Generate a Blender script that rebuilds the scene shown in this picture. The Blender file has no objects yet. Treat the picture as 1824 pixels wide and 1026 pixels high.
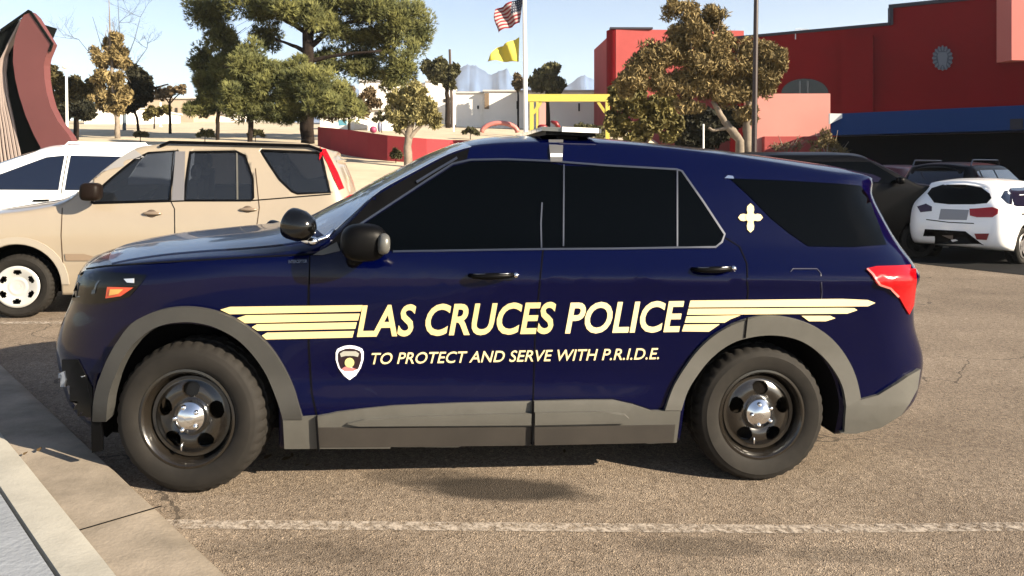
import bpy, bmesh, math, random
from mathutils import Vector, Matrix, noise
from mathutils.bvhtree import BVHTree
R = math.radians
rnd = random.Random(7)
SC = bpy.context.scene
COL = SC.collection
F = 1317.0; HZ = 300.0; CH = 1.70          # focal length and horizon in photo pixels, eye height
CAM = Vector((0, 0, CH))
def ray(px, py): return Vector(((px-912)/F, 1.0, (HZ-py)/F))
def at(px, py, Y): return CAM + ray(px, py)*Y

# ---------------------------------------------------------------- materials
MATS = {}
ALB = .6   # the photograph is exposed bright: surfaces keep modest real albedos
def mat(name, col=(.5,.5,.5), rough=.6, metal=0, coat=0, spec=.5, emit=None, noise_amt=0, noise_scale=5, col2=None,
        bump=0, bump_scale=40, trans=0, alpha=1):
    if name in MATS: return MATS[name]
    if metal < .5 and not name.startswith(('white', 'pearl', 'pale_gold', 'gold_v', 'symbol', 'car_glass')):
        col = tuple(c*ALB for c in col); col2 = tuple(c*ALB for c in col2) if col2 else None
    if rough >= .8 and spec == .5: spec = .12
    m = bpy.data.materials.new(name); m.use_nodes = True
    nt = m.node_tree; b = nt.nodes['Principled BSDF']
    b.inputs['Base Color'].default_value = (*col, 1)
    b.inputs['Roughness'].default_value = rough
    b.inputs['Metallic'].default_value = metal
    b.inputs['Coat Weight'].default_value = coat
    b.inputs['Coat Roughness'].default_value = .04
    b.inputs['Specular IOR Level'].default_value = spec
    if trans: b.inputs['Transmission Weight'].default_value = trans
    if emit:
        b.inputs['Emission Color'].default_value = (*emit[:3], 1); b.inputs['Emission Strength'].default_value = emit[3]
    tc = None
    if noise_amt or col2:
        tc = nt.nodes.new('ShaderNodeTexCoord')
        n = nt.nodes.new('ShaderNodeTexNoise'); n.inputs['Scale'].default_value = noise_scale
        n.inputs['Detail'].default_value = 6; n.inputs['Roughness'].default_value = .65
        nt.links.new(tc.outputs['Object'], n.inputs['Vector'])
        r = nt.nodes.new('ShaderNodeValToRGB')
        c2 = col2 or tuple(c*(1-noise_amt) for c in col)
        r.color_ramp.elements[0].position = .38; r.color_ramp.elements[1].position = .62
        r.color_ramp.elements[0].color = (*c2, 1); r.color_ramp.elements[1].color = (*col, 1)
        nt.links.new(n.outputs['Fac'], r.inputs['Fac']); nt.links.new(r.outputs['Color'], b.inputs['Base Color'])
    if bump:
        tc = tc or nt.nodes.new('ShaderNodeTexCoord')
        n = nt.nodes.new('ShaderNodeTexNoise'); n.inputs['Scale'].default_value = bump_scale; n.inputs['Detail'].default_value = 4
        nt.links.new(tc.outputs['Object'], n.inputs['Vector'])
        bp = nt.nodes.new('ShaderNodeBump'); bp.inputs['Strength'].default_value = bump; bp.inputs['Distance'].default_value = .02
        nt.links.new(n.outputs['Fac'], bp.inputs['Height']); nt.links.new(bp.outputs['Normal'], b.inputs['Normal'])
    MATS[name] = m
    return m

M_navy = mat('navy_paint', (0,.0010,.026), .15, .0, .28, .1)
M_blk = mat('black_plastic', (.003,.003,.0035), .42, spec=.08)
M_well = mat('wheel_well_black', (.004,.004,.004), .95, spec=.1)
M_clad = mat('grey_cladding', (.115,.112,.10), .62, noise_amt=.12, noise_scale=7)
M_cladf = mat('shaded_front_cladding', (.055,.054,.050), .6, noise_amt=.3, noise_scale=2.5)  # front arch copy of the grey cladding, darkened for its shaded side
M_clad2 = mat('dusty_cladding', (.045,.038,.032), .75, noise_amt=.25, noise_scale=4)
M_glassk = mat('black_tinted_glass', (.0006,.0010,.0012), .05, spec=.10)
M_chrome = mat('chrome', (.75,.76,.78), .14, 1)
M_trim = mat('satin_trim', (.15,.155,.17), .3, 1)
M_tyre = mat('dusty_tyre_rubber', (.022,.019,.016), .8, noise_amt=.35, noise_scale=11, spec=.25)
M_rimk = mat('black_steel_wheel', (.016,.013,.010), .24, .0, .5)
M_gold = mat('gold_vinyl', (.64,.50,.24), .4, noise_amt=.12, noise_scale=1.5)
M_goldp = mat('pale_gold_vinyl', (.68,.56,.31), .4)
M_white = mat('white_vinyl', (.85,.86,.9), .4)
M_red = mat('red_vinyl', (.6,.12,.12), .5)
M_redlens = mat('red_lens', (.50,.002,.006), .15, coat=.3, spec=.3)
M_amber = mat('amber_red_marker', (.9,.10,.04), .2, coat=.5)
M_amberc = mat('amber_core', (1,.55,.15), .2)
M_lampk = mat('smoked_lamp_glass', (.002,.0025,.004), .12, coat=.15, spec=.2)
M_seam = mat('panel_gap_black', (.001,.001,.002), .9, spec=.1)
M_clear = mat('clear_lens', (.6,.62,.65), .08, .6)

# ---------------------------------------------------------------- mesh helpers
def tag(o, label=None, cat=None, group=None, kind=None):
    if label: o['label'] = label
    if cat: o['category'] = cat
    if group: o['group'] = group
    if kind: o['kind'] = kind
    return o
class MB:
    def __init__(s): s.v = []; s.f = []; s.m = []
    def add(s, vs, fs, mi=0):
        k = len(s.v); s.v += [Vector(p) for p in vs]; s.f += [tuple(i+k for i in f) for f in fs]; s.m += [mi]*len(fs)
    def box(s, lo, hi, mi=0, mtx=None):
        x0,y0,z0 = lo; x1,y1,z1 = hi
        vs = [Vector(p) for p in ((x0,y0,z0),(x1,y0,z0),(x1,y1,z0),(x0,y1,z0),(x0,y0,z1),(x1,y0,z1),(x1,y1,z1),(x0,y1,z1))]
        if mtx: vs = [mtx @ p for p in vs]
        s.add(vs, [(0,3,2,1),(4,5,6,7),(0,1,5,4),(1,2,6,5),(2,3,7,6),(3,0,4,7)], mi)
    def tube(s, pts, rad, n=8, mi=0, cap=True):
        pts = [Vector(p) for p in pts]
        if not hasattr(rad, '__len__'): rad = [rad]*len(pts)
        rings = []
        for i, p in enumerate(pts):
            d = (pts[min(i+1,len(pts)-1)] - pts[max(i-1,0)]).normalized()
            a = d.orthogonal().normalized() if i == 0 else (a - d*a.dot(d)).normalized()
            b = d.cross(a)
            rings.append([p + (a*math.cos(t)+b*math.sin(t))*rad[i] for t in [2*math.pi*k/n for k in range(n)]])
        vs = [q for r in rings for q in r]; fs = []
        for i in range(len(pts)-1):
            for k in range(n):
                fs.append((i*n+k, i*n+(k+1)%n, (i+1)*n+(k+1)%n, (i+1)*n+k))
        if cap: fs += [tuple(reversed(range(n))), tuple(range((len(pts)-1)*n, len(pts)*n))]
        s.add(vs, fs, mi)
    def lathe_y(s, prof, n=48, mi=0, c=(0,0,0), mod=None, close=False):
        # profile of (radius, y) spun about the y axis
        vs = []; fs = []; m = len(prof)
        for k in range(n):
            t = 2*math.pi*k/n
            for j, (r, y) in enumerate(prof):
                rr = r + (mod(k, j) if mod else 0)
                vs.append((c[0]+rr*math.cos(t), c[1]+y, c[2]+rr*math.sin(t)))
        for k in range(n):
            k2 = (k+1) % n
            for j in range(m-1 + (1 if close else 0)):
                j2 = (j+1) % m
                fs.append((k*m+j, k2*m+j, k2*m+j2, k*m+j2))
        s.add(vs, fs, mi)
    def prism(s, poly, lo, hi, axis='y', mi=0):
        # polygon in the plane normal to axis, extruded lo..hi
        def P(a, b, c): return {'y': (a, c, b), 'z': (a, b, c), 'x': (c, a, b)}[axis]
        n = len(poly)
        vs = [P(a, b, lo) for a, b in poly] + [P(a, b, hi) for a, b in poly]
        fs = [tuple(range(n)), tuple(reversed(range(n, 2*n)))] + [(i, n+i, n+(i+1) % n, (i+1) % n) for i in range(n)]
        s.add(vs, fs, mi)
    def ell(s, c, r, n=16, m=10, mi=0, mtx=None, p=1.0):
        vs = []; fs = []
        sg = lambda x: math.copysign(abs(x)**p, x)
        for j in range(m+1):
            a = math.pi*j/m
            for k in range(n):
                t = 2*math.pi*k/n
                q = Vector((sg(math.sin(a)*math.cos(t))*r[0], sg(math.sin(a)*math.sin(t))*r[1], sg(math.cos(a))*r[2]))
                if mtx: q = mtx @ q
                vs.append(Vector(c)+q)
        for j in range(m):
            for k in range(n): fs.append((j*n+k, (j+1)*n+k, (j+1)*n+(k+1) % n, j*n+(k+1) % n))
        s.add(vs, fs, mi)
    def build(s, name, mats, parent=None, smooth=False, weld=False, fixn=True, angle=None):
        if not isinstance(mats, (list, tuple)): mats = [mats]
        me = bpy.data.meshes.new(name)
        me.from_pydata([tuple(p) for p in s.v], [], s.f)
        for m in mats: me.materials.append(m)
        if len(mats) > 1: me.polygons.foreach_set('material_index', s.m)
        if weld or fixn:
            bm = bmesh.new(); bm.from_mesh(me)
            if weld: bmesh.ops.remove_doubles(bm, verts=bm.verts, dist=1e-5)
            if fixn: bmesh.ops.recalc_face_normals(bm, faces=bm.faces)
            bm.to_mesh(me); bm.free()
        if smooth:
            me.polygons.foreach_set('use_smooth', [True]*len(me.polygons))
            if angle: sharp(me, angle)
        o = bpy.data.objects.new(name, me); COL.objects.link(o)
        if parent: o.parent = parent
        return o
def smoothpath(pts, n=4):
    out = []
    for i in range(len(pts)-1):
        p0 = Vector(pts[max(0,i-1)]); p1 = Vector(pts[i]); p2 = Vector(pts[i+1]); p3 = Vector(pts[min(len(pts)-1,i+2)])
        for k in range(n):
            t = k/n; q = .5*((2*p1)+(p2-p0)*t+(2*p0-5*p1+4*p2-p3)*t*t+(3*p1-p0-3*p2+p3)*t**3); out.append(tuple(q))
    return out+[tuple(pts[-1])]
def sharp(me, deg):
    bm = bmesh.new(); bm.from_mesh(me); a = R(deg)
    for e in bm.edges:
        if len(e.link_faces) == 2 and e.calc_face_angle(0) > a: e.smooth = False
    bm.to_mesh(me); bm.free()
def empty(name, loc, rz=0, mtx=None):
    o = bpy.data.objects.new(name, None); COL.objects.link(o); o.empty_display_size = .3
    if mtx: o.matrix_world = mtx
    else: o.location = loc; o.rotation_euler = (0,0,rz)
    return o
def lerp_t(tab, x):
    if x <= tab[0][0]: return tab[0][1]
    for (a, b), (c, d) in zip(tab, tab[1:]):
        if x <= c: return b + (d-b)*(x-a)/(c-a)
    return tab[-1][1]
def smooth_t(tab, x, w=.03):
    return sum(lerp_t(tab, x+k*w) for k in (-2,-1,0,1,2))/5
def boolean(o, cutter, op='DIFFERENCE'):
    md = o.modifiers.new('b', 'BOOLEAN'); md.object = cutter; md.operation = op; md.solver = 'EXACT'
    md.material_mode = 'INDEX'
    dg = bpy.context.evaluated_depsgraph_get(); dg.update()
    me = bpy.data.meshes.new_from_object(o.evaluated_get(dg))
    o.modifiers.clear(); old = o.data; o.data = me; me.name = old.name
    bpy.data.meshes.remove(old)
    cm = cutter.data; bpy.data.objects.remove(cutter); bpy.data.meshes.remove(cm)

# ---------------------------------------------------------------- vehicle bodies
class Frame:
    """car frame: x runs nose to tail, y away from the near side, z up; origin at the near front tyre's foot"""
    def __init__(s, P0, d):
        P0 = Vector(P0); eu = Vector(d).normalized()
        ev = (Vector((0,0,1)) - eu*eu.z).normalized(); ew = ev.cross(eu)
        s.M = Matrix((( eu.x, ew.x, ev.x, P0.x), (eu.y, ew.y, ev.y, P0.y), (eu.z, ew.z, ev.z, P0.z), (0,0,0,1)))
        s.I = s.M.inverted(); s.c = s.I @ CAM
    def ray(s, px, py): return s.c, (s.I.to_3x3() @ ray(px, py)).normalized()
    def loc(s, px, py, w):
        c, d = s.ray(px, py); t = (w-c.y)/d.y
        return c + d*t
    def uv(s, px, py, w):
        p = s.loc(px, py, w); return (p.x, p.z)

def body_mesh(sp, name, m, parent):
    """closed loft: side rows up to the edge line, top rows over to the far side"""
    wc = sp['wc']; nose = sp['nose']; tail = sp['tail']
    def planF(d): A, L = sp['pf']; d = max(0, min(1, d/L)); return A*(1-math.sqrt(max(0, 1-(1-d)**2.2)))
    def planR(d): A, L = sp['pr']; d = max(0, min(1, d/L)); return A*(1-math.sqrt(max(0, 1-(1-d)**2.2)))
    ex = sp.get('extra', lambda u, v: 0)
    u0 = min(p[1] for p in nose); u1 = max(p[1] for p in tail)
    LF = sp['pf'][1]; LR = sp['pr'][1]
    S = []
    k = 0
    nF = 12
    for i in range(nF): S.append(('F', (i/nF)**1.6))
    a, b = u0+LF, u1-LR; n = int((b-a)/.045)
    for i in range(n+1): S.append(('M', a+(b-a)*i/n))
    for i in range(nF): S.append(('R', 1-(1-(i+1)/nF)**1.6))
    NS = sp.get('ns', 26); NT = sp.get('nt', 10)
    rings = []
    for kd, q in S:
        su = u0+LF*q if kd == 'F' else (q if kd == 'M' else b+LR*q)
        vb = lerp_t(sp['vbot'], su); ve = smooth_t(sp['edge'], su); vt = smooth_t(sp['top'], su)
        half = []
        for j in range(NS+1):
            v = vb + (ve-vb)*j/NS
            nu = smooth_t(nose, v, .02); tu = smooth_t(tail, v, .02)
            if kd == 'F': u = nu + (a-nu)*q
            elif kd == 'M': u = q
            else: u = b + (tu-b)*q
            w = smooth_t(sp['side'], v, .012) + planF(u-nu) + planR(tu-u) + ex(u, v)
            half.append(Vector((u, w, v)))
        e = half[-1]
        dn = 1-max(0, min(1, (su-u0)/LF)); dr = 1-max(0, min(1, (u1-su)/LR))
        for j in range(1, NT+1):
            t = j/NT
            w = e.y + (wc-e.y)*t
            v = e.z + (vt-e.z)*(1-(1-t)**sp.get('pw', 2.6))
            bow = (1-(1-t)**2)
            u = e.x - sp.get('bowF', .12)*bow*dn*dn + sp.get('bowR', .08)*bow*dr*dr
            half.append(Vector((u, w, v)))
        rings.append(half + [Vector((p.x, 2*wc-p.y, p.z)) for p in reversed(half[:-1])])
    mb = MB(); n = len(rings[0])
    vs = [p for r in rings for p in r]; fs = []
    for i in range(len(rings)-1):
        for j in range(n-1): fs.append((i*n+j, i*n+j+1, (i+1)*n+j+1, (i+1)*n+j))
        fs.append((i*n+n-1, i*n, (i+1)*n, (i+1)*n+n-1))
    # caps: rows across, bulged
    def cap(base, sgn, bulge, flip):
        ring = rings[base]; NH = NS+NT; off = len(vs); idx = []
        NC = 6
        for j in range(NH):
            A = ring[j]; B = ring[n-1-j]; row = [base_i(base, j)]
            for c in range(1, NC):
                t = c/NC; p = A.lerp(B, t); p.x += sgn*bulge*math.sin(math.pi*t)**.8 * (1 if j < NS else max(0, 1-(j-NS)/NT))
                vs.append(p); row.append(len(vs)-1)
            row.append(base_i(base, n-1-j)); idx.append(row)
        top = base_i(base, NH)
        for j in range(NH-1):
            for c in range(NC):
                f = (idx[j][c], idx[j][c+1], idx[j+1][c+1], idx[j+1][c])
                fs.append(f if not flip else f[::-1])
        for c in range(NC):
            f = (idx[NH-1][c], idx[NH-1][c+1], top); fs.append(f if not flip else f[::-1])
        fs.append(tuple(idx[0]) if flip else tuple(reversed(idx[0])))
    def base_i(b_, j): return (b_ % len(rings))*n + j
    cap(0, -1, sp.get('bF', .1), False); cap(len(rings)-1, 1, sp.get('bR', .06), True)
    mb.add(vs, fs)
    o = mb.build(name, [m, M_well], parent, smooth=True, weld=True)
    bm = bmesh.new(); bm.from_mesh(o.data)
    bmesh.ops.dissolve_degenerate(bm, edges=bm.edges, dist=1e-4)
    bmesh.ops.triangulate(bm, faces=[f for f in bm.faces if len(f.verts) > 4])
    bmesh.ops.recalc_face_normals(bm, faces=bm.faces)
    bvh = BVHTree.FromBMesh(bm); bm.to_mesh(o.data); bm.free()
    o.data.polygons.foreach_set('use_smooth', [True]*len(o.data.polygons))
    return o, bvh

def arch_cut(o, u, v, r, w0, w1, wc, low=-.3):
    for side in (0, 1):
        mb = MB(); pts = []
        for k in range(41):
            t = math.pi*k/40; pts.append((u+r*math.cos(t), v+r*math.sin(t)))
        pts = [(u+r*1.0, low)] + pts + [(u-r*1.0, low)]
        a, b = (w0, w1) if side == 0 else (2*wc-w1, 2*wc-w0)
        mb.prism(pts, a, b); mb.m = [1]*len(mb.f)
        c = mb.build('cut', [M_well, M_well], o.parent)
        boolean(o, c)

class Skin:
    """lays thin pieces on a body by casting rays at it"""
    def __init__(s, fr, bvh): s.fr = fr; s.b = bvh
    def hit(s, mode, x, y):
        fr = s.fr
        if mode == 'px': c, d = fr.ray(x, y)
        elif mode == 'near': c, d = Vector((x, -5, y)), Vector((0, 1, 0))
        elif mode == 'far': c, d = Vector((x, 9, y)), Vector((0, -1, 0))
        elif mode == 'rear': c, d = Vector((12, x, y)), Vector((-1, 0, 0))
        elif mode == 'front': c, d = Vector((-12, x, y)), Vector((1, 0, 0))
        elif mode == 'top': c, d = Vector((x, y, 9)), Vector((0, 0, -1))
        h, n, _, dist = s.b.ray_cast(c, d)
        if h is None:
            # just off the outline: fall to the nearest point of the body
            g = c + d*(-c.y/d.y if abs(d.y) > .2 else 10)
            h, n, _, _ = s.b.find_nearest(g)
        if n.dot(d) > 0: n = -n
        return h, n, d
    def lay(s, polys, name, m, parent, off=.004, depth=.004, mode='px', grid=None, smooth=True):
        grid = grid or (14 if mode == 'px' else .08)
        bm = bmesh.new()
        if isinstance(polys, bmesh.types.BMesh): bm.free(); bm = polys
        else:
            if not isinstance(polys[0][0], (tuple, list)): polys = [polys]
            for p in polys: bm.faces.new([bm.verts.new((a, b, 0)) for a, b in p])
            bmesh.ops.triangulate(bm, faces=bm.faces)
        xs = [v.co.x for v in bm.verts]; ys = [v.co.y for v in bm.verts]
        for ax, arr in ((0, xs), (1, ys)):
            k = math.ceil(min(arr)/grid)
            while k*grid < max(arr):
                co = [0,0,0]; co[ax] = k*grid; no = [0,0,0]; no[ax] = 1
                bmesh.ops.bisect_plane(bm, geom=bm.verts[:]+bm.edges[:]+bm.faces[:], plane_co=co, plane_no=no, dist=1e-4)
                k += 1
        bmesh.ops.remove_doubles(bm, verts=bm.verts, dist=1e-3 if mode == 'px' else 1e-6)
        bm.verts.ensure_lookup_table(); bm.verts.index_update()
        H = [s.hit(mode, v.co.x, v.co.y) for v in bm.verts]
        vs = [h + n*off for h, n, d in H]; N = len(vs)
        fs = [tuple(v.index for v in f.verts) for f in bm.faces]
        bd = [e for e in bm.edges if len(e.link_faces) == 1]
        mp = {}
        for e in bd:
            for v in e.verts:
                if v.index not in mp:
                    h, n, d = H[v.index]; mp[v.index] = len(vs); vs += [vs[v.index].copy(), h + n*(off-depth)]
        for e in bd:
            a, b = e.verts[0].index, e.verts[1].index
            fs.append((mp[a], mp[b], mp[b]+1, mp[a]+1))
        bm.free()
        me = bpy.data.meshes.new(name); me.from_pydata([tuple(v) for v in vs], [], fs)
        me.materials.append(m)
        # make fronts look outwards
        nrm = H[0][1]
        bm = bmesh.new(); bm.from_mesh(me)
        for f in bm.faces:
            f.smooth = smooth and len(f.verts) and all(v.index < N for v in f.verts)
            if f.smooth:
                h, n, d = H[f.verts[0].index]
                if f.normal.dot(n) < 0: f.normal_flip()
        bm.to_mesh(me); bm.free()
        o = bpy.data.objects.new(name, me); COL.objects.link(o); o.parent = parent
        return o
    def line(s, pts, wd, name, m, parent, off=.006, depth=.004, mode='px', grid=None):
        L = []; Rr = []
        for i, p in enumerate(pts):
            a = Vector(pts[max(0, i-1)]); b = Vector(pts[min(len(pts)-1, i+1)])
            d = (b-a).normalized(); n = Vector((-d.y, d.x))*(wd/2)
            L.append((p[0]+n.x, p[1]+n.y)); Rr.append((p[0]-n.x, p[1]-n.y))
        polys = [[L[i], L[i+1], Rr[i+1], Rr[i]] for i in range(len(pts)-1)]
        return s.lay(polys, name, m, parent, off, depth, mode, grid)
    def text(s, body, x0, y0, x1, y1, h, name, m, parent, shear=.25, bold=.02, off=.006, mode='px', slope_top=None):
        cu = bpy.data.curves.new('t', 'FONT'); cu.body = body; cu.shear = shear; cu.offset = bold; cu.resolution_u = 4
        ob = bpy.data.objects.new('t', cu); COL.objects.link(ob)
        dg = bpy.context.evaluated_depsgraph_get(); dg.update()
        me = bpy.data.meshes.new_from_object(ob.evaluated_get(dg))
        bm = bmesh.new(); bm.from_mesh(me)
        bpy.data.objects.remove(ob); bpy.data.curves.remove(cu); bpy.data.meshes.remove(me)
        xs = [v.co.x for v in bm.verts]; ys = [v.co.y for v in bm.verts]
        a, b = min(xs), max(xs); c, d = min(ys), max(ys)
        for v in bm.verts:
            t = (v.co.x-a)/(b-a); k = (v.co.y-c)/(d-c)
            v.co.x = x0+(x1-x0)*t; v.co.y = (y0+(y1-y0)*t) - k*h; v.co.z = 0
        bmesh.ops.remove_doubles(bm, verts=bm.verts, dist=1e-4)
        return s.lay(bm, name, m, parent, off=off, depth=.003, mode=mode)

def wheel(parent, c, r, width, rim_r, style='police', steer=0, out=-1, tyre_m=None):
    """axle along y; c is the centre of the outer face; out=-1 looks at the near side"""
    T = Matrix.Translation(Vector(c)) @ Matrix.Rotation(steer, 4, 'Z')
    if out > 0: T = T @ Matrix.Rotation(math.pi, 4, 'Z')
    w = empty('wheel', (0,0,0)); w.parent = parent; w.matrix_local = T
    tyre_m = tyre_m or M_tyre
    b = MB(); W = width; N = 120
    prof = [(rim_r, .03), (rim_r+.008, .006), (rim_r+.03, -.008), (r*.62+rim_r*.38, -.012), (r-.045, -.008), (r-.03, -.001), (r-.026, .001), (r-.012, .016), (r, .04),
            (r+.001, W*.34), (r-.007, W*.36), (r-.007, W*.40), (r+.002, W*.42), (r+.002, W*.58), (r-.007, W*.60), (r-.007, W*.64), (r+.001, W*.66), (r, W-.04), (r-.02, W-.01), (r-.06, W), (rim_r, W-.03)]
    def tread(k, j):
        if j in (7, 8, 9, 16, 17): return -.008 if k % 3 == 0 else 0
        if j in (12, 13): return -.007 if (k+1) % 4 == 0 else 0
        return 0
    b.lathe_y(prof, N, mod=tread)
    b.build('tyre', tyre_m, w, smooth=True, angle=32)
    if style == 'police':
        b = MB()
        b.lathe_y([(rim_r+.004, .03), (rim_r+.006, .004), (rim_r-.006, .002), (rim_r-.016, .012), (rim_r-.022, .05), (rim_r-.045, .085), (rim_r-.05, .18)], 64)
        b.lathe_y([(rim_r-.045, .19), (.02, .19)], 32)
        # pressed disc with five openings
        ro, ri = rim_r-.040, .062; NR, NTH = 26, 300
        dep = lambda q: .052 - .026*math.sin(math.pi*min(1, q*1.15)) + .01*(1-q)
        def hole(q, th):
            x = (q-.55)/.27; d = ((th*5/(2*math.pi)+.25) % 1)-.5
            return abs(x)**2.2 + abs(d/.25)**2.2 < 1
        gv = {}; vs = []; fs = []
        for i in range(NR+1):
            for k in range(NTH):
                q = i/NR; t = 2*math.pi*k/NTH; rr = ri+(ro-ri)*q
                vs.append((rr*math.cos(t), dep(q), rr*math.sin(t)))
        for i in range(NR):
            for k in range(NTH):
                if hole((i+.5)/NR, 2*math.pi*(k+.5)/NTH): continue
                fs.append((i*NTH+k, i*NTH+(k+1) % NTH, (i+1)*NTH+(k+1) % NTH, (i+1)*NTH+k))
        # thickness
        n0 = len(vs); vs += [(x, y+.014, z) for x, y, z in vs]
        used = {}
        for f in fs:
            for a, c2 in zip(f, f[1:]+f[:1]): used[(a, c2)] = 1
        side = [(a, c2, c2+n0, a+n0) for (a, c2) in used if (c2, a) not in used]
        b.add(vs, fs+side)
        o = b.build('rim', M_rimk, w, smooth=True, fixn=False, angle=40)
        h = MB(); h.lathe_y([(.002, -.014), (.03, -.012), (.052, -.002), (.066, .016), (.076, .022), (.083, .03), (.083, .06)], 40)
        hc = h.build('hub_cap', M_chrome, w, smooth=True)
        for k in range(5):
            t = 2*math.pi*(k+.5)/5; g = MB(); g.ell((.060*math.cos(t), .004, .060*math.sin(t)), (.013, .016, .013), 10, 6)
            g.build('lug_nut', M_chrome, hc, smooth=True)
        g = MB(); g.ell((.10*math.cos(-1.9), .028, -.10*abs(math.sin(-1.9))-.06), (.006,.01,.022), 8, 6); g.build('valve', M_chrome, w, smooth=True)
    else:
        m, hn, hq, hw, base = style
        b = MB(); ro, ri = rim_r+.004, .03; NR, NTH = 14, 96
        dep = lambda q: .0 + .02*math.cos(math.pi*q*1.0) + (.012 if q > .93 else 0) - (.012 if q < .32 else 0)
        vs = []; fs = []
        for i in range(NR+1):
            for k in range(NTH):
                q = i/NR; t = 2*math.pi*k/NTH; rr = ri+(ro-ri)*q
                vs.append((rr*math.cos(t), dep(q), rr*math.sin(t)))
        for i in range(NR):
            for k in range(NTH):
                q = (i+.5)/NR; d = (((k+.5)/NTH*hn) % 1)-.5
                if ((q-hq[0])/hq[1])**2 + (d/hw)**2 < 1: continue
                fs.append((i*NTH+k, i*NTH+(k+1) % NTH, (i+1)*NTH+(k+1) % NTH, (i+1)*NTH+k))
        b.add(vs, fs); b.add([(ri*math.cos(2*math.pi*k/16), dep(0)-.002, ri*math.sin(2*math.pi*k/16)) for k in range(16)], [tuple(range(16))])
        b.build('hub_cap', m, w, smooth=True, fixn=False)
        b = MB(); b.lathe_y([(rim_r+.01, .012), (rim_r-.01, .06), (.01, .07)], 40); b.build('rim', M_well, w, smooth=True)
    return w
# ================================================================ police SUV
P0 = Vector((-1.654, 3.71, CH-586/355)); P1 = Vector((1.386, 4.10, CH-563/321))
fr = Frame(P0, P1-P0)
cop = empty('police_car', (0,0,0), mtx=fr.M)
tag(cop, 'dark navy police SUV with gold stripes and LAS CRUCES POLICE lettering, nearest to the camera', 'police car')
WB = (P1-P0).length
E = lambda px, py, w: fr.uv(px, py, w)
side = [(.1,.10),(.2,.06),(.30,.03),(.42,.0),(.55,.0),(.72,-.005),(.90,-.02),(1.02,-.035),(1.12,-.04),(1.20,-.025),(1.26,.01),(1.30,.045),(1.45,.11),(1.60,.18),(1.72,.25),(1.80,.31),(1.9,.38)]
nose = [(v_, u_+.13) for v_, u_ in [(.15,-.66),(.25,-.78),(.35,-.86),(.5,-.90),(.62,-.93),(.70,-.93),(.8,-.90),(.92,-.85),(1.02,-.83),(1.10,-.80),(1.16,-.70),(1.22,-.62)]]
tail = [(v_, u_-.075*(1 if v_ < 1.1 else max(0, 1-(v_-1.1)/.2))) for v_, u_ in [(.25,4.02),(.32,4.16),(.42,4.23),(.55,4.26),(.66,4.27),(.74,4.24),(.85,4.19),(1.0,4.17),(1.2,4.15),(1.28,4.09),(1.38,4.03),(1.5,3.99),(1.6,3.96),(1.66,3.96),(1.72,4.02),(1.8,4.0)]]
edge = [(-.95,.98),(-.80,1.02),(-.70,1.09),(-.55,1.13),(-.3,1.165),(0,1.185),(.3,1.20),(.55,1.215),(.66,1.25),
        E(600,425,.08),E(667,347,.14),E(747,303,.22),E(797,274,.29),E(836,261,.33),E(900,256,.35),E(969,254,.36),E(1100,257,.36),E(1200,266,.36),E(1300,279,.37),E(1400,296,.37),E(1480,311,.38),(3.96,1.735),(4.1,1.70)]
top = [(-.95,.99),(-.80,1.10),(-.68,1.17),(-.5,1.215),(-.2,1.25),(.1,1.275),(.25,1.30),(.42,1.345),(.62,1.46),(.9,1.63),(1.15,1.77),(1.35,1.86),(1.55,1.905),(1.8,1.925),(2.2,1.93),(2.6,1.91),(3.0,1.885),(3.5,1.84),(3.9,1.80),(4.05,1.77),(4.2,1.7)]
def extra(u, v):
    e = 0
    # shoulder crease that swells over the rear wheel
    if u > 1.2:
        k = min(1, (u-1.2)/1.2); c = 1.13 + .03*k
        e -= .034*k*math.exp(-((v-c)/(.030 if v > c else .055))**2)
    # scooped lower doors
    if .4 < u < 2.6:
        k = min(1, (u-.4)/.3, (2.6-u)/.3); e += .018*k*math.exp(-((v-.60)/.09)**2)
    # rear haunch
    e -= .02*math.exp(-((u-WB)/.55)**2)*math.exp(-((v-.95)/.15)**2)
    return e
sp = dict(wc=.985, nose=nose, tail=tail, side=side, vbot=[(-.95,.24),(-.6,.20),(.3,.22),(2.6,.23),(3.5,.26),(4.0,.30),(4.3,.36)], edge=edge, top=top,
          pf=(.47,.86), pr=(.34,.42), extra=extra, ns=44, nt=12, bowF=.10, bowR=.06, bF=.10, bR=.07)
body, bvh = body_mesh(sp, 'body', M_navy, cop)
SK = Skin(fr, bvh)
arch_cut(body, -.01, .41, .465, -.3, .36, .985)
arch_cut(body, WB-.01, .40, .455, -.3, .36, .985)
L = SK.lay
# lower cladding and flares
def arc_ring(o, i):  # outer and inner traces -> quads
    o = smoothpath(o); i = smoothpath(i)
    return [[o[k], o[k+1], i[k+1], i[k]] for k in range(len(o)-1)]
fo = [(172,745),(176,700),(190,655),(212,612),(240,575),(280,553),(325,545),(370,549),(412,562),(452,587),(484,618),(508,655),(524,690),(533,720),(540,742)]
fi = [(196,745),(200,705),(212,665),(230,628),(256,598),(290,578),(330,571),(368,575),(400,587),(430,606),(456,634),(476,665),(490,698),(499,722),(505,742)]
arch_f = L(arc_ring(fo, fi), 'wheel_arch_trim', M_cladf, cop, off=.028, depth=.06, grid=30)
ro = [(1182,728),(1196,690),(1216,655),(1240,622),(1268,596),(1300,577),(1335,565),(1365,561),(1400,564),(1435,574),(1465,590),(1490,614),(1510,645),(1522,675),(1529,708)]
ri = [(1211,728),(1222,695),(1238,668),(1258,642),(1282,620),(1308,605),(1338,597),(1366,594),(1394,596),(1422,604),(1448,620),(1470,642),(1488,668),(1498,692),(1503,722)]
arch_r = L(arc_ring(ro, ri), 'wheel_arch_trim', M_clad, cop, off=.026, depth=.06, grid=30)
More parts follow.
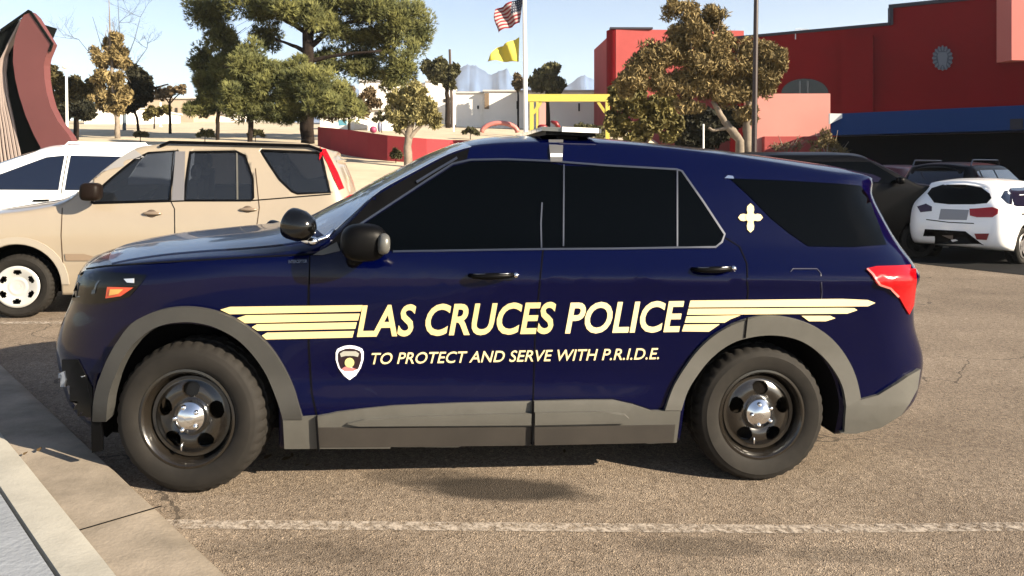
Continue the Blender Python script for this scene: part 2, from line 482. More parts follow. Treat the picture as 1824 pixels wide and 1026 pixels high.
SK.line([(1327,562),(1323,598)], 2.4, 'panel_gap', M_seam, arch_r, off=.031)
sill = L([(505,740),(540,741),(565,739),(600,732),(640,727),(700,721),(820,716),(948,713),(1040,711),(1090,711),(1125,719),(1158,730),(1210,729),(1203,784),(1080,789),(948,792),(760,794),(508,795)], 'sill_cladding', M_clad, cop, off=.022, depth=.05, grid=24)
L([(620,748),(650,741),(760,736),(945,732),(945,750),(640,752)], 'sill_step', M_clad, sill, off=.040, depth=.03, grid=24)
L([(951,731),(1060,729),(1110,733),(1118,740),(1112,747),(951,750)], 'sill_step', M_clad, sill, off=.040, depth=.03, grid=24)
L([(568,757),(945,756),(945,788),(760,790),(568,791)], 'sill_panel', M_clad2, sill, off=.026, depth=.02, grid=30)
L([(951,756),(1200,752),(1197,783),(951,788)], 'sill_panel', M_clad2, sill, off=.026, depth=.02, grid=30)
for a, b_ in (((565,738),(569,795)), ((948,712),(947,792))):
    SK.line([a, b_], 3, 'panel_gap', M_seam, sill, off=.043, depth=.03)
L([(1504,712),(1530,710),(1560,702),(1592,682),(1612,668),(1633,656),(1628,690),(1614,716),(1600,735),(1565,756),(1500,774),(1502,740)], 'rear_bumper_cladding', M_clad, cop, off=.022, depth=.05, grid=24)
g = MB(); A_ = fr.loc(163,712,.13); B_ = fr.loc(173,795,.13)
g.prism([(A_.x,A_.z),(A_.x+.028,A_.z+.01),(B_.x+.028,B_.z+.05),(B_.x+.03,B_.z-.02),(B_.x-.02,B_.z-.03),(B_.x-.025,B_.z+.04)], .12, .14); g.build('air_dam', M_blk, cop)
L([(112,640),(140,640),(166,690),(168,740),(166,775),(140,775),(120,740),(112,690)], 'front_bumper_cladding', M_blk, cop, off=.006, depth=.012)
L([(108,664),(118,660),(121,675),(118,688),(109,688)], 'fog_lamp', M_clear, cop, off=.012, depth=.01)
# doors, laid as panels with real gaps around
dF = [(553,452),(600,447),(700,449),(966,446),(958,520),(952,600),(948,700),(948,716),(820,718),(700,723),(640,729),(602,734),(566,741),(556,700),(551,620)]
dR = [(969,446),(1100,445),(1270,443),(1290,425),(1315,440),(1328,470),(1330,520),(1326,561),(1300,576),(1268,595),(1240,621),(1216,654),(1196,689),(1184,722),(1158,728),(1125,717),(1090,709),(1040,709),(951,711),(952,640),(956,560),(962,500)]
door_f = L(dF, 'front_door', M_navy, cop, off=.004, depth=.004, grid=16)
door_r = L(dR, 'rear_door', M_navy, cop, off=.004, depth=.004, grid=16)
SK.line([(552,455),(550,540),(551,620),(556,700),(565,739)], 2.2, 'panel_gap', M_seam, cop, off=.0045)
SK.line([(967,446),(960,520),(953,600),(950,700),(949,714)], 2.2, 'panel_gap', M_seam, cop, off=.0055)
SK.line([(1292,424),(1317,440),(1330,470),(1332,520),(1328,561)], 2.2, 'panel_gap', M_seam, cop, off=.0045)
SK.line([(134,482),(190,474),(300,467),(420,460),(560,453)], 2.2, 'hood_gap', M_seam, cop, off=.003)
# tinted glass band
wF = L([(640,448),(640,405),(660,392),(750,333),(806,297),(838,289),(900,288),(978,291),(1003,295),(1003,442),(966,443),(700,447)], 'window', M_glassk, door_f, off=.006, depth=.006, grid=18)
wR = L([(1005,296),(1080,298),(1204,304),(1204,439),(1005,442)], 'window', M_glassk, door_r, off=.006, depth=.006, grid=18)
wT = L([(1207,305),(1215,308),(1250,360),(1288,418),(1284,430),(1273,439),(1207,439)], 'window', M_glassk, door_r, off=.006, depth=.006, grid=18)
qg = L([(1300,318),(1318,319),(1400,322),(1500,328),(1532,331),(1546,350),(1564,398),(1578,436),(1520,440),(1440,439),(1405,415),(1372,388),(1335,350)], 'quarter_window', M_glassk, cop, off=.004, depth=.004, grid=14)
L([(1296,313),(1305,314),(1307,319),(1290,318)], 'roof_clip', M_chrome, cop, off=.006)
# A pillar black
L([(572,452),(600,422),(668,350),(742,308),(795,279),(836,265),(832,283),(806,292),(750,328),(660,386),(636,404),(636,449),(590,452)], 'pillar_trim', M_blk, cop, off=.004, depth=.004, grid=14)
SK.line([(634,405),(660,388),(750,329),(806,293),(838,286),(900,285),(978,288),(1080,296),(1205,303),(1214,306),(1252,360),(1290,418),(1285,432),(1274,441),(1100,444),(966,445),(700,449)], 3.4, 'window_trim', M_trim, cop, off=.009, depth=.008, grid=20)
SK.line([(965,362),(963,400),(964,443)], 2.6, 'window_trim', M_trim, cop, off=.012)
SK.line([(1004,295),(1003,440)], 2.6, 'window_trim', M_trim, cop, off=.012)
SK.line([(1205.5,304),(1205.5,440)], 2.6, 'window_trim', M_trim, cop, off=.012)
L([(558,455),(600,432),(606,448),(575,455)], 'mirror_base_trim', M_clad, cop, off=.008)
SK.line([(742,326),(775,306),(806,288),(814,283)], 4, 'drip_rail', M_trim, cop, off=.014)
# windshield on the body top
def wsh():
    vs = []; 
    pts = []
    us = [.36+i*.06 for i in range(20)]
    ws = [.10+i*(1.77/26) for i in range(27)]
    pol = []
    def inside(u, w):
        h, n, d = SK.hit('top', u, w); return h.z
    # outline in plan: base bows forward, top edge bows forward too
    base = lambda w: .40 + .22*abs((w-.985)/.885)**2.2
    topu = lambda w: 1.36 + .10*abs((w-.985)/.885)**2
    wN = lambda t: .115+.20*t
    poly = []
    for k in range(25):
        w = .125+(1.845-.125)*k/24; poly.append((base(w)+.03, w))
    for k in range(25):
        w = 1.64-(1.64-.33)*k/24; poly.append((topu(w), w))
    return poly
L(wsh(), 'windshield', mat('windshield_glass', (.20,.24,.31), .22, coat=1, spec=.8), cop, off=.003, depth=.003, mode='top', grid=.07)  # pale base colour stands in for sky reflected in the glass
hd = []
for k in range(17): w = .20+(1.77-.20)*k/16; hd.append((-.60+.16*abs((w-.985)/.8)**3, w))
for k in range(17): w = 1.83-(1.83-.14)*k/16; hd.append((.34-.02+.20*abs((w-.985)/.85)**2.2, w))
L(hd, 'hood', mat('sky_sheen_navy_paint', (.020,.040,.105), .30, coat=.6, spec=.5, noise_amt=.3, noise_scale=1.5), cop, off=.006, depth=.006, mode='top', grid=.07)  # sky sheen on the hood put into a lighter blue paint
# headlamp, marker
hl = L([(121,532),(124,505),(134,486),(160,482),(215,486),(262,490),(252,505),(232,528),(190,540),(150,542)], 'headlight', M_lampk, cop, off=.004, depth=.004, grid=10)
L([(190,531),(193,511),(239,512),(217,527)], 'marker_lamp', M_amber, hl, off=.008)
L([(197,526),(199,515),(222,515),(213,523)], 'marker_core', M_amberc, hl, off=.011)
L([(222,497),(240,496),(240,504),(228,503)], 'reflector', M_clear, hl, off=.008)
L([(124,528),(128,505),(136,492),(142,505),(138,530)], 'projector', mat('lamp_inner', (.05,.06,.08), .2, .3), hl, off=.007)
# tail lamp
tl = L([(1543,479),(1560,475),(1600,474),(1629,472),(1630,500),(1625,543),(1617,560),(1610,548),(1599,528),(1583,510),(1562,507)], 'tail_light', M_redlens, cop, off=.010, depth=.02, grid=10)
SK.line([(1543,480),(1553,490),(1566,506),(1584,512),(1598,528)], 3.5, 'lens_edge', mat('pink_lens', (.8,.25,.22), .15, coat=1), tl, off=.013)
# spoiler
sp_ = MB(); q = [(3.80,1.775),(3.98,1.745),(4.03,1.725),(4.01,1.70),(3.90,1.70)]
sp_.prism(q, .46, 1.51); sp_.build('rear_spoiler', M_navy, cop)
# handles
def handle(x0, y0, x1, y1, door):
    p0, _, _ = SK.hit('px', x0, y0); p1, _, _ = SK.hit('px', x1, y1)
    g = MB(); pts = []
    for k in range(13):
        t = k/12; p = p0.lerp(p1, t); p.y = min(p0.y, p1.y) - .004 - .05*math.sin(math.pi*t)**.35; pts.append(p)
    g.tube(pts, [.011+.007*math.sin(math.pi*k/12) for k in range(13)], 10)
    h = g.build('door_handle', M_blk, door, smooth=True)
    g = MB(); g.tube([p + Vector((0,-.006,.012)) for p in pts[1:-1]], .004, 6); g.build('handle_strip', M_trim, h, smooth=True)
    g = MB(); g.ell(p1 + Vector((.012,-.02,0)), (.016,.02,.016), 12, 8); g.build('lock_cap', M_chrome, h, smooth=True)
handle(836, 490, 914, 489, door_f); handle(1232, 479, 1300, 477, door_r)
# fuel door outline
SK.line([(1408,485),(1412,479),(1455,479),(1462,487),(1464,520),(1462,545)], 1.6, 'fuel_door_gap', mat('gap_blue', (.004,.006,.03), .5), cop, off=.003)
# livery
for q in ([(393,551),(410,546),(646,543),(643,554),(410,559)], [(423,566),(438,561),(641,558),(638,570),(437,575)],
          [(449,582),(458,577),(636,573.5),(633,585),(459,588.5)], [(467,597),(476,592),(631,589),(628,600.5),(474,604)]):
    L(q, 'gold_stripe', M_gold, cop, off=.007, depth=.003)
for q in ([(1229,535),(1500,532),(1545,534),(1558,539),(1545,545),(1226,547)], [(1225.5,549.5),(1500,548),(1521,548.5),(1526,552),(1508,558),(1223,560)],
          [(1222,563),(1318,561),(1300,568),(1290,574),(1219,574)], [(1427,562),(1478,562),(1487,566),(1470,571.5),(1440,571.5)], [(1218,577.5),(1281,577),(1262,590),(1214,589.5)]):
    L(q, 'gold_stripe', M_goldp, cop, off=.007, depth=.003)
SK.text('LAS CRUCES', 636, 600, 990, 594, 57, 'livery_lettering', M_gold, cop, shear=.22, bold=.022, off=.008)
SK.text('POLICE', 1006, 594, 1218, 591, 56, 'livery_lettering', M_goldp, cop, shear=.22, bold=.022, off=.008)
SK.text('TO PROTECT AND SERVE WITH P.R.I.D.E.', 662, 648, 1173, 639, 20, 'motto_lettering', M_goldp, cop, shear=.25, bold=.006, off=.008)
SK.text('INTERCEPTOR', 514, 469, 547, 468, 5.5, 'badge_lettering', M_trim, cop, shear=0, off=.004)
shp = lambda s, cx=622.5, cy=645: [(cx+(x-622.5)*s, cy+(y-645)*s) for x, y in [(598.5,627),(601,621),(607,618),(614,615.5),(623,614.5),(632,615.5),(640,618),(645.5,621),(648,627),(647.5,640),(643,654),(634,668),(623,676),(612,668),(603,654),(598.5,640)]]
bd = L(shp(1), 'shield_badge', M_white, cop, off=.008, depth=.003, grid=8)
L(shp(.84), 'shield_field', mat('badge_dark', (.02,.004,.012), .5), bd, off=.010, depth=.002, grid=8)
L([(606,658),(612,653),(622,651),(632,655),(638,658),(631,666),(623,671),(613,666)], 'shield_base', M_white, bd, off=.0125, depth=.002)
L([(609,655),(615,651),(622,652),(630,654),(636,656),(630,659),(614,659)], 'shield_hills', mat('badge_pink', (.75,.25,.25), .5), bd, off=.014, depth=.002)
L([(623+8.5*math.cos(k*math.pi/10), 644+8.5*math.sin(k*math.pi/10)) for k in range(20)], 'shield_sun', mat('badge_yellow', (.85,.78,.35), .5), bd, off=.0145, depth=.002, grid=8)
L([(606,628),(612,624),(634,624),(640,628),(638,634),(630,632),(616,632),(608,634)], 'shield_banner', mat('badge_grey', (.5,.5,.45), .5), bd, off=.0145, depth=.002, grid=8)
# sun symbol on the rear quarter
def lobe(cx, cy, ax, ay, dx, dy):
    n = Vector((dx, dy)); t = Vector((-dy, dx)); out = []
    for a, b_ in ((0,-.5),(.55,-1),(.8,-.85),(1,0),(.8,.85),(.55,1),(0,.5)):
        p = Vector((cx, cy)) + n*ax*a + t*ay*b_; out.append((p.x, p.y))
    return out
zp = []
for dx, dy, l in ((1,0,22),(-1,0,22),(0,1,27),(0,-1,25)): zp.append(lobe(1336, 388, l, 6.5, dx, dy))
zs = L(zp, 'sun_symbol', mat('symbol_gold', (.60,.46,.22), .4), cop, off=.007, depth=.003, grid=8)
L([(1336+9*math.cos(k*math.pi/8), 388+9*math.sin(k*math.pi/8)) for k in range(16)], 'symbol_center', mat('symbol_gold', (.60,.46,.22)), zs, off=.009, depth=.003)
# wheels
M_tyref = mat('front_tyre_rubber', (.024,.021,.018), .78, noise_amt=.3, noise_scale=9, spec=.25)
wheel(cop, (0,.02,.385), .385, .25, .245, 'police', steer=R(-11), tyre_m=M_tyref)
wheel(cop, (WB,.02,.38), .38, .25, .245, 'police')
wheel(cop, (0,1.95,.385), .385, .25, .245, 'police', out=1, steer=R(-11), tyre_m=M_tyref)
wheel(cop, (WB,1.95,.38), .38, .25, .245, 'police', out=1)
# underbody
g = MB(); g.box((.45,.3,.17),(2.6,1.67,.30)); g.box((.0,.75,.20),(.5,1.25,.36)); g.box((2.6,.7,.22),(3.8,1.3,.34)); g.tube([(-.0,.2,.34),(0,1.75,.34)], .04); g.tube([(WB,.2,.34),(WB,1.75,.34)], .045)
g.tube([(.6,.62,.17),(2.5,.62,.17),(3.6,.55,.24)], .04, 10)
g.build('chassis', M_well, cop)
# mirror
mc = fr.loc(648, 432, -.16)
g = MB(); T = Matrix.Rotation(R(12), 3, 'Z')
g.ell(mc, (.112,.09,.094), 28, 16, mtx=T, p=.72)
mo = g.build('side_mirror', M_blk, cop, smooth=True)
g = MB(); g.tube([mc+Vector((-.03,.05,-.07)), mc+Vector((-.06,.13,-.11)), mc+Vector((-.07,.22,-.10))], [.045,.035,.04], 10); g.build('mirror_arm', M_blk, mo, smooth=True)
g = MB(); T2 = Matrix.Rotation(R(12), 3, 'Z'); g.ell(mc+Vector((.095,-.035,.0)), (.032,.072,.052), 16, 10, mtx=T2, p=.7); g.build('mirror_glass', mat('mirror_grey', (.16,.16,.15), .35, .3), mo, smooth=True)
# spotlights on the pillars
def spot(px, py, w, r, name):
    c = fr.loc(px, py, w); g = MB()
    pr = [(0.002,-.10),(.35*r,-.098),(.75*r,-.07),(.98*r,-.02),(r,.03),(r*.97,.045),(r*.9,.05)]
    T = Matrix.Translation(c) @ Matrix.Rotation(R(62), 4, 'Z') @ Matrix.Rotation(R(12), 4, 'X')
    b2 = MB(); b2.lathe_y(pr, 36); g.add([T @ p for p in b2.v], b2.f)
    o = g.build(name, mat('gloss_black', (.003,.003,.003), .15), cop, smooth=True)
    b2 = MB(); b2.lathe_y([(.9*r,.046),(.4*r,.052),(.002,.054)], 30); g = MB(); g.add([T @ p for p in b2.v], b2.f); g.build('spotlight_lens', M_clear, o, smooth=True)
    return o, c
so, c = spot(530, 401, -.02, .082, 'spotlight')
g = MB(); g.tube([c+Vector((.02,.03,-.07)), c+Vector((.06,.05,-.095)), c+Vector((.13,.08,-.07)), c+Vector((.17,.11,-.03))], [.02,.016,.014,.014], 10)
g.ell(c+Vector((.075,.04,-.085)), (.03,.03,.024), 12, 8); g.build('spotlight_arm', M_chrome, so, smooth=True)
so, c = spot(490, 412, 1.55, .075, 'spotlight')
g = MB(); g.tube([c+Vector((.0,.0,-.07)), c+Vector((.1,.08,-.1)), c+Vector((.2,.14,-.04))], .018, 8); g.build('spotlight_arm', M_chrome, so, smooth=True)
# wiper cowl
L([(.30,.25),(.42,.22),(.50,1.75),(.40,1.72),(.28,.985)], 'wiper_cowl', M_blk, cop, off=.004, depth=.004, mode='top', grid=.08)
# light bar with strap
g = MB()
for a, b_, z0, z1 in ((.42,1.56,1.915,1.935),): g.box((1.86,a,z0),(2.16,b_,z1))
lb = g.build('light_bar', M_blk, cop)
g = MB()
for k in range(6):
    a = .40+k*.195; g.box((1.83,a,1.935),(2.19,a+.185,1.960))
g.build('light_module', mat('smoke_lens', (.10,.10,.10), .15, coat=1), lb)
g = MB(); g.box((1.95,.385,1.934),(2.17,.40,1.962)); g.build('end_cap', mat('white_cap', (.85,.84,.8), .4), lb)
L([(977,252),(1003,252),(1001,290),(980,290)], 'mounting_strap', mat('strap_grey', (.11,.11,.115), .5), lb, off=.012, depth=.012)
L([(980,276),(1001,276),(1001,282),(980,282)], 'strap_label', M_white, lb, off=.015)
for w_ in (.50, 1.45):
    g = MB(); g.box((1.95,w_,1.85),(2.07,w_+.08,1.914)); g.build('bar_foot', M_blk, lb)
# door mirror arm detail, mud guard and licence bracket at the nose
# aerial fin
g = MB(); g.prism([(3.40,1.82),(3.55,1.81),(3.54,1.855),(3.51,1.86)], .965, 1.005); g.build('roof_aerial', M_navy, cop)
L([(.55,.52),(1.42,.52),(1.50,.95),(.47,.95)], 'grille', M_blk, cop, off=.006, depth=.01, mode='front', grid=.12)
# ================================================================ ground, kerb, markings
def lot(x): return smooth_t([(-14,.2),(-8,.17),(-5.17,.127),(-1.654,P0.z),(1.386,P1.z),(4,-.09),(8.4,-.09),(40,-.09)], x, .01)
def sst(a, b, x):
    t = max(0, min(1, (x-a)/(b-a))); return t*t*(3-2*t)
RISE = [(13.5,0),(15,.10),(17,.55),(20,1.25),(26,1.9),(40,3.5),(80,6.4),(200,11),(2200,30)]
def G(x, y):
    z = lot(x)
    if y > 13: z += smooth_t(RISE, y, .4)*(1-sst(.16, .30, x/y)*sst(1, 4, x))
    elif y < 0: pass
    if x < -16: z += .02*(-16-x)**.8
    return z
def stretch(n, near, far, p):  # graded coordinates, fine near 0
    return [math.copysign(near*abs(t)*n + far*abs(t)**p, t) for t in [(-1+2*i/(2*n)) for i in range(2*n+1)]]
xs = stretch(60, .55, 2000, 7); ys = [y+12 for y in stretch(60, .55, 2000, 7)]
g = MB(); nx = len(xs)
g.add([(x, y, G(x, y)-.004 + (.05*noise.noise(Vector((x*.2, y*.2, 0))) if y > 15 else 0) - (.05 if y > 900 else 0)) for y in ys for x in xs],
      [(j*nx+i, j*nx+i+1, (j+1)*nx+i+1, (j+1)*nx+i) for j in range(len(ys)-1) for i in range(nx-1)])
M_dirt = mat('desert_dirt', (.80,.68,.50), .95, noise_amt=.2, noise_scale=.6, bump=.3, bump_scale=3)
tag(g.build('ground', M_dirt, smooth=True), kind='structure')

def asphalt():
    m = bpy.data.materials.new('old_asphalt'); m.use_nodes = True; nt = m.node_tree; N = nt.nodes; Lk = nt.links; b = N['Principled BSDF']
    tc = N.new('ShaderNodeTexCoord')
    def ns(sc, det=3, rg=.6):
        n = N.new('ShaderNodeTexNoise'); n.inputs['Scale'].default_value = sc; n.inputs['Detail'].default_value = det; n.inputs['Roughness'].default_value = rg
        Lk.new(tc.outputs['Object'], n.inputs['Vector']); return n.outputs['Fac']
    def ramp(src, stops):
        r = N.new('ShaderNodeValToRGB'); e = r.color_ramp.elements
        while len(e) < len(stops): e.new(.5)
        for k, (p, c) in enumerate(stops): e[k].position = p; e[k].color = (*c, 1)
        Lk.new(src, r.inputs['Fac']); return r.outputs['Color']
    def mix(a, c, f, mode='MIX'):
        x = N.new('ShaderNodeMix'); x.data_type = 'RGBA'; x.blend_type = mode
        for s, i in ((a, 6), (c, 7)):
            if isinstance(s, tuple): x.inputs[i].default_value = (*s, 1)
            else: Lk.new(s, x.inputs[i])
        if isinstance(f, float): x.inputs[0].default_value = f
        else: Lk.new(f, x.inputs[0])
        return x.outputs[2]
    base = ramp(ns(1.1, 5), [(.3, (.150,.121,.094)), (.7, (.205,.168,.132))])
    vo = N.new('ShaderNodeTexVoronoi'); vo.inputs['Scale'].default_value = 160; Lk.new(tc.outputs['Object'], vo.inputs['Vector'])
    sep = N.new('ShaderNodeSeparateColor'); Lk.new(vo.outputs['Color'], sep.inputs['Color'])
    stone = ramp(sep.outputs['Red'], [(.0, (.30,.28,.26)), (.10, (.6,.59,.57)), (.16, (.96,.96,.96)), (.78, (1.04,1.03,1.02)), (.9, (1.45,1.42,1.36)), (1, (1.9,1.85,1.75))])
    c = mix(base, stone, 1.0, 'MULTIPLY')
    c = mix(c, ramp(ns(26, 4, .8), [(.35, (.70,.67,.64)), (.6, (1.12,1.12,1.12))]), 1.0, 'MULTIPLY')
    # oil stains, each where a parked engine drips
    sx = N.new('ShaderNodeSeparateXYZ'); Lk.new(tc.outputs['Object'], sx.inputs[0])
    def mth(op, a, bb=None):
        x = N.new('ShaderNodeMath'); x.operation = op
        for k, s in enumerate((a, bb)):
            if s is None: continue
            if isinstance(s, (int, float)): x.inputs[k].default_value = s
            else: Lk.new(s, x.inputs[k])
        return x.outputs[0]
    wob = mth('MULTIPLY', mth('SUBTRACT', ns(5, 4), .5), .9)
    for cx, cy, rx, ry, k in STAINS:
        d = mth('ADD', mth('POWER', mth('DIVIDE', mth('SUBTRACT', sx.outputs['X'], cx), rx), 2), mth('POWER', mth('DIVIDE', mth('SUBTRACT', sx.outputs['Y'], cy), ry), 2))
        d = mth('ADD', d, wob)
        f = N.new('ShaderNodeMapRange'); f.inputs['From Min'].default_value = .55; f.inputs['From Max'].default_value = 1.25; f.inputs['To Min'].default_value = k; f.inputs['To Max'].default_value = 0
        Lk.new(d, f.inputs['Value'])
        c = mix(c, (.02,.016,.012), f.outputs[0])
    # hairline cracks and patchy wear
    v2 = N.new('ShaderNodeTexVoronoi'); v2.feature = 'DISTANCE_TO_EDGE'; v2.inputs['Scale'].default_value = .55
    wv_ = N.new('ShaderNodeVectorMath'); wv_.operation = 'ADD'; nn = N.new('ShaderNodeTexNoise'); nn.inputs['Scale'].default_value = 2.2; nn.inputs['Detail'].default_value = 5
    Lk.new(tc.outputs['Object'], nn.inputs['Vector']); sc2 = N.new('ShaderNodeVectorMath'); sc2.operation = 'SCALE'; sc2.inputs['Scale'].default_value = .5; Lk.new(nn.outputs['Color'], sc2.inputs[0])
    Lk.new(tc.outputs['Object'], wv_.inputs[0]); Lk.new(sc2.outputs[0], wv_.inputs[1]); Lk.new(wv_.outputs[0], v2.inputs['Vector'])
    cr_ = mth('MULTIPLY', mth('LESS_THAN', v2.outputs['Distance'], .0045), mth('GREATER_THAN', ns(.7, 2), .52))
    c = mix(c, (.035,.028,.022), mth('MULTIPLY', cr_, .7))
    c = mix(c, ramp(ns(.35, 4, .7), [(.4, (.86,.85,.84)), (.6, (1.06,1.06,1.06))]), 1.0, 'MULTIPLY')
    Lk.new(c, b.inputs['Base Color']); b.inputs['Roughness'].default_value = .92; b.inputs['Specular IOR Level'].default_value = .25
    bp = N.new('ShaderNodeBump'); bp.inputs['Strength'].default_value = .5; bp.inputs['Distance'].default_value = .008
    Lk.new(vo.outputs['Distance'], bp.inputs['Height']); Lk.new(bp.outputs['Normal'], b.inputs['Normal'])
    return m
def gp(px, py):   # photo pixel to the lot surface
    r = ray(px, py); t = CH/max(1e-3, -r.z)
    for _ in range(12): p = CAM + r*t; t = (CH-lot(p.x))/(-r.z)
    return CAM + r*t
STAINS = []
for px, py, rx, ry, k in ((890,872,.46,.15,.85),(760,852,.34,.12,.5),(1010,885,.22,.06,.4),(1250,975,.35,.09,.35),(520,985,.45,.1,.22),(1500,990,.3,.07,.3)):
    p = gp(px, py); STAINS.append((p.x, p.y, rx, ry, k))
M_asph = asphalt()
KL = 1.78   # the kerb runs along x + y = KL
def strip(name, quads, m, z0, fine=.5):
    g = MB()
    for q in quads:
        a, b_, c_, d_ = [Vector((*p, 0)) for p in q]
        n = max(1, int(max((b_-a).length, (c_-d_).length)/fine)); k2 = max(1, int(max((d_-a).length, (c_-b_).length)/fine))
        n = min(n, 90); k2 = min(k2, 60); vs = []
        for j in range(k2+1):
            for i in range(n+1):
                p = a.lerp(b_, i/n).lerp(d_.lerp(c_, i/n), j/k2); p.z = G(p.x, p.y)+z0; vs.append(p)
        g.add(vs, [(j*(n+1)+i, j*(n+1)+i+1, (j+1)*(n+1)+i+1, (j+1)*(n+1)+i) for j in range(k2) for i in range(n)])
    return g.build(name, m, smooth=True)
tag(strip('parking_lot', [[(KL+18,-18),(44,-18),(44,13.4),(KL-13.4,13.4)], [(3.2,13.4),(44,13.4),(44,36),(9.5,36)]], M_asph, .004), kind='structure')
M_shade = mat('shade_black_asphalt', (.012,.012,.013), .95, noise_amt=.3, noise_scale=30, spec=.15)  # shade on the ground around the crossover, painted as a black sheet
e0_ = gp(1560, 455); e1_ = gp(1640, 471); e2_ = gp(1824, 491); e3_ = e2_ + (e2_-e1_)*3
tag(strip('shade_dark_ground', [[(e0_.x,e0_.y),(e1_.x,e1_.y),(e1_.x+8,e1_.y+18),(e0_.x-1,e0_.y+18)], [(e1_.x,e1_.y),(e3_.x,e3_.y),(e3_.x+8,e3_.y+18),(e1_.x+8,e1_.y+18)]], M_shade, .008), kind='structure')
# kerb: raised concrete with a worn arris
M_conc = mat('old_concrete', (.47,.40,.32), .9, noise_amt=.45, noise_scale=1.6, bump=.18, bump_scale=60)
M_conc2 = mat('pale_concrete', (.55,.53,.47), .9, noise_amt=.22, noise_scale=2.6, bump=.15, bump_scale=60)
M_walk = mat('grey_sidewalk_concrete', (.34,.37,.42), .9, noise_amt=.22, noise_scale=1.4, bump=.3, bump_scale=40)
def along(t, off):  # t metres along the kerb from the camera side, off metres inland
    s = math.sqrt(.5); x0, y0 = KL/2+2, KL/2-2
    return (x0 - s*t - s*off, y0 + s*t - s*off)
def kerb_run(name, prof, m, t0=-4, t1=17, step=.5, gap=None):
    g = MB(); ts = []
    t = t0
    while t < t1: ts.append(t); t += step
    vs = []; n = len(prof)
    for t in ts:
        for off, h in prof:
            x, y = along(t, off); vs.append((x, y, lot(x)+h + .004*noise.noise(Vector((t*2, off*9, 1)))))
    g.add(vs, [(i*n+j, i*n+j+1, (i+1)*n+j+1, (i+1)*n+j) for i in range(len(ts)-1) for j in range(n-1)])
    return g.build(name, m, smooth=True, angle=40)
kb = tag(kerb_run('kerb', [(-.02,-.05),(0,.0),(.008,.075),(.03,.098),(.10,.104),(.30,.106),(.335,.108)], M_conc, step=.25), kind='structure')
k2 = tag(kerb_run('kerb_edging', [(.337,.05),(.340,.116),(.35,.122),(.47,.124),(.495,.124),(.50,.09)], M_conc2, step=.25), kind='structure')
tag(kerb_run('sidewalk', [(.508,.08),(.512,.124),(.52,.128),(1.4,.13),(2.3,.13),(2.34,.0)], M_walk, step=.25), kind='structure')
# expansion joints across the kerb
g = MB()
for t in (.35, 1.85, 3.35, 4.85, 6.35):
    a = along(t, .0); b_ = along(t, .34); c_ = along(t+.012, .34); d_ = along(t+.012, 0)
    g.add([(p[0], p[1], lot(p[0])+.1075) for p in (a, b_, c_, d_)], [(0,1,2,3)])
jt = g.build('kerb_joint', M_seam, kb)
# painted bay lines
def paint(name, a, b_, w):
    a = Vector((a.x, a.y)); b_ = Vector((b_.x, b_.y)); d = (b_-a).normalized(); n = Vector((-d.y, d.x))*w/2
    return tag(strip(name, [[tuple(a-n), tuple(b_-n), tuple(b_+n), tuple(a+n)]], M_line, .008, .2), kind='structure')
def linem():
    m = mat('worn_white_paint', (.60,.52,.44), .85); nt = m.node_tree; b = nt.nodes['Principled BSDF']
    tc = nt.nodes.new('ShaderNodeTexCoord'); n = nt.nodes.new('ShaderNodeTexNoise'); n.inputs['Scale'].default_value = 28; n.inputs['Detail'].default_value = 6; n.inputs['Roughness'].default_value = .75
    nt.links.new(tc.outputs['Object'], n.inputs['Vector']); r = nt.nodes.new('ShaderNodeValToRGB'); r.color_ramp.elements[0].position = .40; r.color_ramp.elements[1].position = .60
    nt.links.new(n.outputs['Fac'], r.inputs['Fac']); nt.links.new(r.outputs['Color'], b.inputs['Alpha']); return m
M_line = linem()
p = gp(276, 936); q = gp(1150, 943); paint('bay_line', p, p+(q-p)*2.6, .085)
p = gp(70, 576); q = p + Vector((6, .75, 0)); paint('bay_line', p-(q-p)*.14, q, .11)
p = gp(1380, 470); q = gp(1500, 430); 
p = Vector((9.5, 13.8, 0)); paint('bay_line', p, p+Vector((4,3,0)), .11)
p = Vector((6.6, 15.2, 0)); paint('bay_line', p, p+Vector((4,3,0)), .11)
# fallen leaves on the asphalt
M_leaf = mat('dry_leaf', (.10,.065,.03), .9)
for px, py, s in ((477,818,.030),(511,821,.032),(520,815,.02),(548,833,.015),(70,842,.02),(45,850,.014),(905,792,.02),(1005,808,.018)):
    p = gp(px, py); 
    if px < 100: p.z += .11
    g = MB(); a = rnd.random()*3; m_ = Matrix.Translation(p+Vector((0,0,.012))) @ Matrix.Rotation(a, 4, 'Z')
    g.add([m_ @ Vector(v) for v in ((-s,0,0),(-s*.4,s*.5,.008),(s*.5,s*.4,.004),(s,0,.01),(s*.4,-s*.45,.006),(-s*.5,-s*.4,0))], [(0,1,2,3,4,5)])
    where = {477:'brown dry leaf on the asphalt just right of the front police tyre', 511:'dark dry leaf under the front door edge, right of another leaf', 520:'small curled leaf touching the larger dark leaf by the front tyre', 548:'tiny dry leaf alone below the sill corner', 70:'dry leaf lying on the tan kerb', 45:'tiny dry leaf on the kerb, left of the other leaf', 905:'dry leaf below the middle of the sill', 1005:'dry leaf right of the mid sill at the shade edge'}[px]
    tag(g.build('dry_leaf', M_leaf), where, 'leaf', 'dry leaves by the police car')
g = MB(); T = Matrix.Translation(at(1610,419,17.2).xy.to_3d()+Vector((0,0,-.09))) @ Matrix.Rotation(R(-38), 4, 'Z')
g.box((-.9,-.08,0),(.9,.08,.02), mtx=T); g.add([T @ Vector(v) for v in ((-.9,-.08,.02),(.9,-.08,.02),(.9,.08,.02),(-.9,.08,.02),(-.86,-.05,.14),(.86,-.05,.14),(.86,.05,.14),(-.86,.05,.14))], [(4,5,6,7),(0,1,5,4),(1,2,6,5),(2,3,7,6),(3,0,4,7)])
